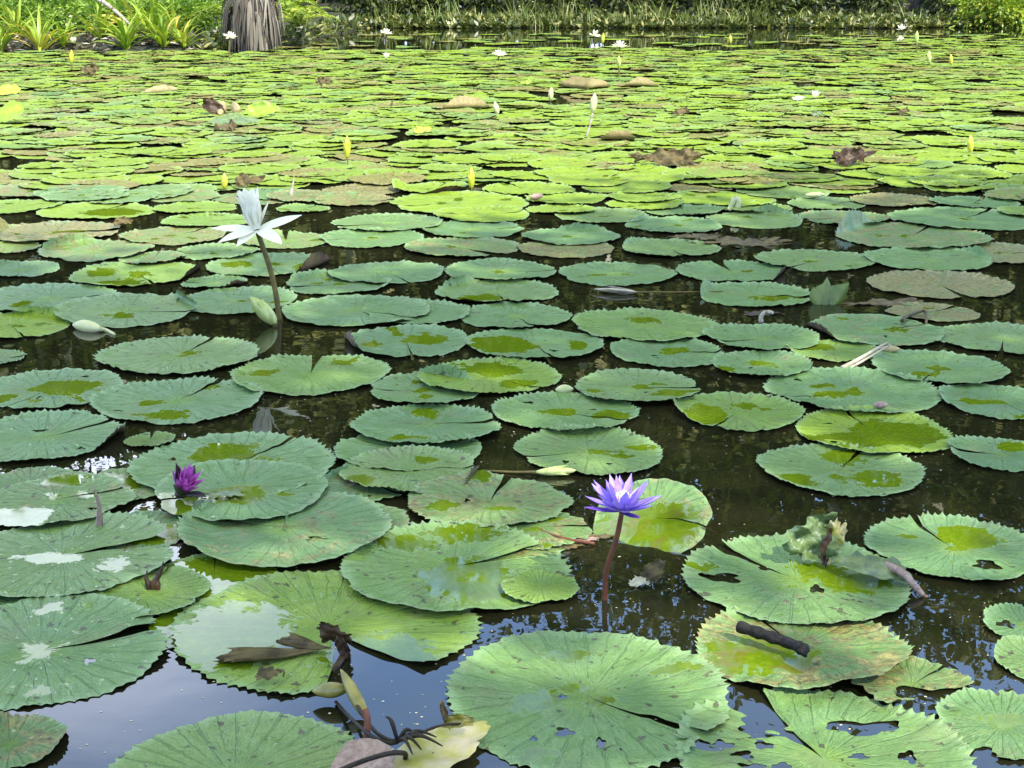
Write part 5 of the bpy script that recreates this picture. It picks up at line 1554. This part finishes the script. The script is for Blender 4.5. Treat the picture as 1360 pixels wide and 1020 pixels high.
thing("sunken_root", join([tube_arrays(spline(pts, 16), np.linspace(.006, .003, 16), 7)] + [tube_arrays(spline([P(1262 + 6 * k, 812, -.02), P(1275 + 7 * k, 820 + 3 * k, -.03), P(1300 + 4 * k, 826 + 6 * k, -.04)], 8), .0012, 5) for k in range(5)]), 'mauve', "thin reddish root trailing under water near the right edge", "root", pts[0])

# wet black stick with a bent end
zt = .035
pts = [P(981, 832, zt), P(1015, 843, zt), P(1050, 855, zt), P(1066, 862, zt + .004), P(1063, 869, zt - .004)]
V, F = tube_arrays(spline(pts, 26), np.concatenate([[.0135, .0145], np.linspace(.0138, .0125, 16), np.linspace(.0150, .0125, 8)]) * (1 + .10 * np.sin(np.arange(26) * 1.7) + .07 * np.sin(np.arange(26) * 4.1)) * .88, 12)
thing("stick", (V, F), 'stick', "wet black stick with a short bent end lying on a spotted pad", "stick", pts[0])

# dead spikes
def spike(p0, p1, r, mat, label, bendx=.0, name="dead_spike"):
    m_ = (p0 + p1) / 2 + [bendx, 0, 0]
    pts = spline([p0 + [0, 0, -.02], p0, m_, p1], 16)
    V, F = tube_arrays(pts, np.concatenate([np.linspace(r, r * 1.05, 6), np.linspace(r, .0006, 10)]), 8)
    return thing(name, (V, F), mat, label, "dead stem", p0)


b = P(132, 697, .01); spike(b, at(124, 645, b[1] - .01), .0085, 'mauve', "slim brown dead spike rising from the flat left pad", .006)
b = P(204, 776, .02)
root = empty("dead_spike_tuft", tuple(b), "dark dead leaf tuft with a pointed spike rising from the ragged pad", "dead stem")
for dx, px, py, r, bx in [(0, 217, 745, .007, .004), (-.012, 196, 757, .006, -.004), (.008, 208, 760, .006, 0)]:
    p0 = b + [dx, 0, 0]; p1 = at(px, py, b[1])
    V, F = tube_arrays(spline([p0 + [0, 0, -.02], p0, (p0 + p1) / 2 + [bx, 0, 0], p1], 14), np.concatenate([np.linspace(r, r * 1.2, 6), np.linspace(r, .0006, 8)]), 7)
    put("spike", (V, F), M['dead_dark'], root, tuple(b))
b = P(387, 258, .02); spike(b, at(391, 233, b[1]), .012, 'pale_stem', "thin pale stalk standing among pads right of the tall white flower", 0, "dead_stalk")
b = P(520, 140, .02); spike(b, at(522, 128, b[1]), .012, 'dead', "short brown stalk in the far field above the rolled leaf's left", 0, "dead_stalk")
b = P(385, 120, .02); spike(b, at(386, 112, b[1]), .012, 'dead', "tiny brown stalk in the left far field", 0, "dead_stalk")

# curled and broken stems at the right
pts = [P(1011, 428, 0), at(1011, 420, P(1011, 428)[1]), at(1018, 414, P(1011, 428)[1]), at(1027, 416, P(1011, 428)[1])]
thing("hooked_stalk", tube_arrays(spline(pts, 12), np.linspace(.010, .007, 12), 8), 'pale_stem', "white hooked stem arching out of the water behind the twin pads", "stem", pts[0])
pts = [P(1118, 489, .01), P(1142, 476, .03), at(1178, 455, P(1150, 475)[1])]
thing("broken_stalk", join([tube_arrays(spline(pts, 10), np.linspace(.009, .004, 10), 8), tube_arrays(spline([q + [.012, 0, -.008] for q in pts], 10), np.linspace(.006, .003, 10), 8)]), 'pale_stem', "split pale stem leaning up between pads at the right", "stem", pts[0])
pts = [P(1198, 426, .02), at(1205, 420, P(1198, 426)[1]), at(1228, 413, P(1198, 426)[1] + .1), P(1230, 430, .01)]
thing("broken_stalk", tube_arrays(spline(pts, 14), np.linspace(.008, .005, 14), 7), 'dead', "dark kinked stem over the murky sunken pad", "stem", pts[0])
b = P(968, 279, .02)
pts = [b, at(973, 270, b[1]), at(976, 263, b[1]), at(981, 268, b[1]), at(979, 276, b[1])]
thing("hooked_stalk", tube_arrays(spline(pts, 16), np.linspace(.014, .020, 16), 8), 'bud_pale', "pale curled bud stem looping over a lime pad", "stem", b)

# withered striped leaf and the rotten fold of the crumpled pad
rng = np.random.default_rng(88)
a = P(370, 872, .008)
def fan_leaf(c, d, L, W, rng, n=24, m=36):
    d = np.asarray(d, float); d /= np.linalg.norm(d); s = np.array([-d[1], d[0], 0])
    u = np.linspace(0, 1, n)[:, None]; v = np.linspace(-1, 1, m)[None]
    wid = W * (u ** .7) * (1 + .1 * np.sin(v * 9))
    ln = L * (1 - .16 * v ** 2 + .05 * np.sin(v * 13 + 1) + .04 * np.sin(v * 31))
    z = .004 * np.sin(v * 26) * u + .007 * np.sin(u * 5 + v * 3) * u + .008
    Pp = np.asarray(c)[None, None] + (u * ln)[..., None] * d + (wid * v)[..., None] * s + z[..., None] * np.array([0, 0, 1.])
    return Pp.reshape(-1, 3), [grid_faces(n, m)]
thing("withered_leaf", fan_leaf(P(432, 866, .006), P(305, 878, .006) - P(432, 866, .006), .205, .030, rng), 'dead', "withered brown striped leaf floating on blue water, fan shaped", "dead leaf", a)
a = P(415, 862, .008)
thing("withered_leaf", fan_leaf(P(442, 866, .010), P(360, 852, .010) - P(442, 866, .010), .118, .024, rng), 'dead', "second withered brown leaf strip joining the rotten fold", "dead leaf", a)
a = P(447, 866, .01); Yb = a[1]
root = empty("rotten_leaf_fold", tuple(a), "dark rotten leaf fold standing at the crumpled pad's edge above blue water", "dead leaf")
put("upper_flap", sheet(at(443, 843, Yb), (1, .1, -.30), (.12, .3, -1), .034, .026, rng, .25, .3, ragged=.2), M['dead_dark'], root, tuple(a))
put("lower_flap", sheet(at(456, 872, Yb - .01) + [0, 0, .018], (.35, .15, -1), (1, .2, .3), .030, .013, rng, .2, .8, ragged=.12), M['dead_dark'], root, tuple(a))
put("stalk", tube_arrays(spline([at(456, 870, Yb), P(448, 884, .004), P(430, 905, -.02)], 9), .007, 7), M['dead_dark'], root, tuple(a))
a = P(356, 900, .012)
V1 = sheet(a + [0, 0, .008], (1, .3, .1), (-.3, 1, .5), .026, .014, rng, .3, .6, ragged=.2)
V2 = tube_arrays(spline([a + [.015, 0, .006], P(367, 890, .02), P(377, 891, .022), P(376, 899, .012)], 10), np.linspace(.004, .0015, 10), 6)
thing("dead_twig", join([V1, V2]), 'dead', "small curled dead twig floating alone on blue water", "twig", a)

# seed pods and their black stems at the bottom
root_b = P(528, 985, .03)
def pod(foot, tip, R, label, stem):
    loc = tuple(foot)
    L = float(np.linalg.norm(tip - foot)); fr = axis_frame(tip - foot)
    r = empty("seed_pod", loc, label, "seed pod")
    put("pod", spindle(foot, fr, L, R, power=1.0), M['olive_bud'], r, loc)
    put("stem", tube_arrays(spline(stem, 16), np.linspace(.0030, .0042, 16), 8), M['black_stem'], r, loc)
b = root_b
Y1 = P(445, 935)[1]
pod(at(462, 915, Y1), at(414, 918, Y1 + .01), .0150, "olive seed pod lying sideways on a black stem above blue water", [at(446, 932, Y1), at(462, 950, P(480, 960)[1]), P(490, 975, .04), P(515, 987, .035), b])
pod(at(489, 957, P(488, 960)[1]), at(452, 888, P(470, 935)[1] + .02), .0125, "upright olive seed pod leaning left beside the sideways pod", [at(470, 930, P(470, 945)[1]), P(495, 968, .03), P(515, 982, .035), b])
loc = tuple(b)
r = empty("dead_stem_tuft", loc, "tangle of black dead stems splayed over the yellow decaying leaf", "dead stem")
for tip_ in [(512, 952), (552, 975), (580, 979), (588, 991), (560, 996), (548, 1002), (575, 984)]:
    q = P(*tip_, .035) if tip_[1] > 960 else at(512, 952, b[1] + .02)
    V, F = tube_arrays(spline([b, (b + q) / 2 + [0, 0, .016], q], 12), np.concatenate([np.linspace(.003, .0040, 5), np.linspace(.0040, .0010, 7)]), 7)
    put("stem", (V, F), M['black_stem'], r, loc)
pts = [P(440, 1028, .05), P(478, 1012, .055), P(515, 1001, .05), P(538, 1001, .03), P(536, 1012, .0)]
put("stem", tube_arrays(spline(pts, 20), .0044, 9), M['black_stem'], r, loc)
pts = [P(486, 992, .01), at(488, 958, P(486, 992)[1]), at(484, 942, P(486, 992)[1] + .01)]
put("stem", tube_arrays(spline(pts, 10), .0062, 8), M['stem_red'], r, loc)
a = P(482, 1014, .030)
thing("brown_leaf", sheet(a, (1, .25, .12), (-.2, 1, .25), .054, .052, rng, .06, .25, ragged=.03), 'mauve', "rounded mauve brown leaf at the bottom under the black stems", "dead leaf", a)
a = P(575, 1000, .012)
thing("decaying_leaf", sheet(a, (.75, .85, .02), (-.8, .7, .0), .125, .060, rng, .10, .15, ragged=.12), 'yellow', "yellow and cream decaying leaf floating beside the largest pad", "dead leaf", a)
a = P(600, 968, .03); loc = tuple(a)
root = empty("pod_husk", loc, "broken olive pod husk caught between the yellow leaf and the largest pad", "seed pod")
rng = np.random.default_rng(19)
put("husk_shell", sheet(a + [.012, 0, .012], (1, -.2, .2), (.1, .7, .7), .030, .017, rng, .25, 1.5, ragged=.1), M['olive_bud'], root, loc)
put("husk_flap", sheet(a + [-.012, .012, .020], (.35, -.3, -1), (1, .3, .2), .026, .008, rng, .25, 1.2, ragged=.12), M['dead'], root, loc)
put("husk_stalk", tube_arrays(spline([a + [.02, 0, .01], a + [-.02, -.01, .012], P(548, 978, .03)], 8), .0024, 6), M['black_stem'], root, loc)

# debris afloat
a = P(868, 768, .02)
thing("leaf_scrap", sheet(a + [0, 0, .018], (.9, .2, .5), (-.3, .5, .8), .028, .022, rng, .35, .4, ragged=.2), 'dead', "brown leaf scrap propped up in the water right of the violet lily's stem", "leaf", a)
a = P(850, 774, .006)
thing("leaf_scrap", sheet(a + [0, 0, .004], (1, .2, 0), (0, 1, .2), .024, .016, rng, .3, ragged=.25), 'cream', "cream scrap afloat right of the violet lily's stem", "leaf", a)
for i, (px, py, w, h, mt, lab) in enumerate([(775, 716, .035, .016, 'mauve', "pinkish curled scrap afloat left of the violet lily's stem"), (800, 712, .04, .012, 'dead', "dark scrap afloat left of the violet lily's stem"), (757, 725, .03, .014, 'dead', "brown scrap by the broad filmed pad's right end"),
                                          (985, 322, .22, .10, 'dead', "brown floating debris raft in dark water right of centre"), (930, 314, .12, .07, 'dead', "smaller brown debris raft left of the larger raft"), (1180, 402, .16, .05, 'dead', "brown debris in front of the tan speckled pad"),
                                          (1010, 416, .07, .03, 'dead_dark', "dark debris beside the white hooked stem"), (300, 655, .05, .02, 'torn', "green scrap on the smooth dark pad"), (70, 655, .04, .02, 'dead', "brown scrap on the mottled left pad"), (1122, 800, .03, .015, 'dead_dark', "dark scrap at the far rim of the spotted pad")]):
    a = P(px, py, .004 if i != 7 else .03)
    thing("leaf_scrap", sheet(a, (1, .1, 0), (-.1, 1, .05), w, h, rng, .12, ragged=.35), mt, lab, "debris")if False else thing("leaf_scrap", sheet(a, (1, .1, 0), (-.1, 1, .05), w, h, rng, .12, ragged=.35), mt, lab, "leaf", a)
pts = [P(700, 697, .004), P(745, 714, .012), P(790, 722, .006)]
thing("twig", tube_arrays(spline(pts, 12), np.linspace(.003, .0045, 12), 7), 'stem_red', "thin red brown twig afloat left of the violet lily's stem", "twig", pts[0])

# small floating specks and bubbles between the near pads
rng = np.random.default_rng(404)
parts = []
k6 = np.arange(6) * math.pi / 3
for k in range(900):
    q = P(rng.uniform(0, 1360), rng.uniform(430, 1010), 0)
    r_ = rng.uniform(.0010, .0030)
    V = np.concatenate([np.stack([q[0] + r_ * np.cos(k6 + k), q[1] + r_ * np.sin(k6 + k) * rng.uniform(.5, 1), np.full(6, .0006)], -1), [[q[0], q[1], .0006 + r_ * .35]]])
    F = np.stack([np.full(6, 6), np.arange(6), (np.arange(6) + 1) % 6], -1)
    parts.append((V, [F]))
V, F = join(parts)
o = mesh("floating_specks", V, F, M['cream'])
tag(o, "tiny floating specks and seeds scattered on the open water", None, None, 'stuff')
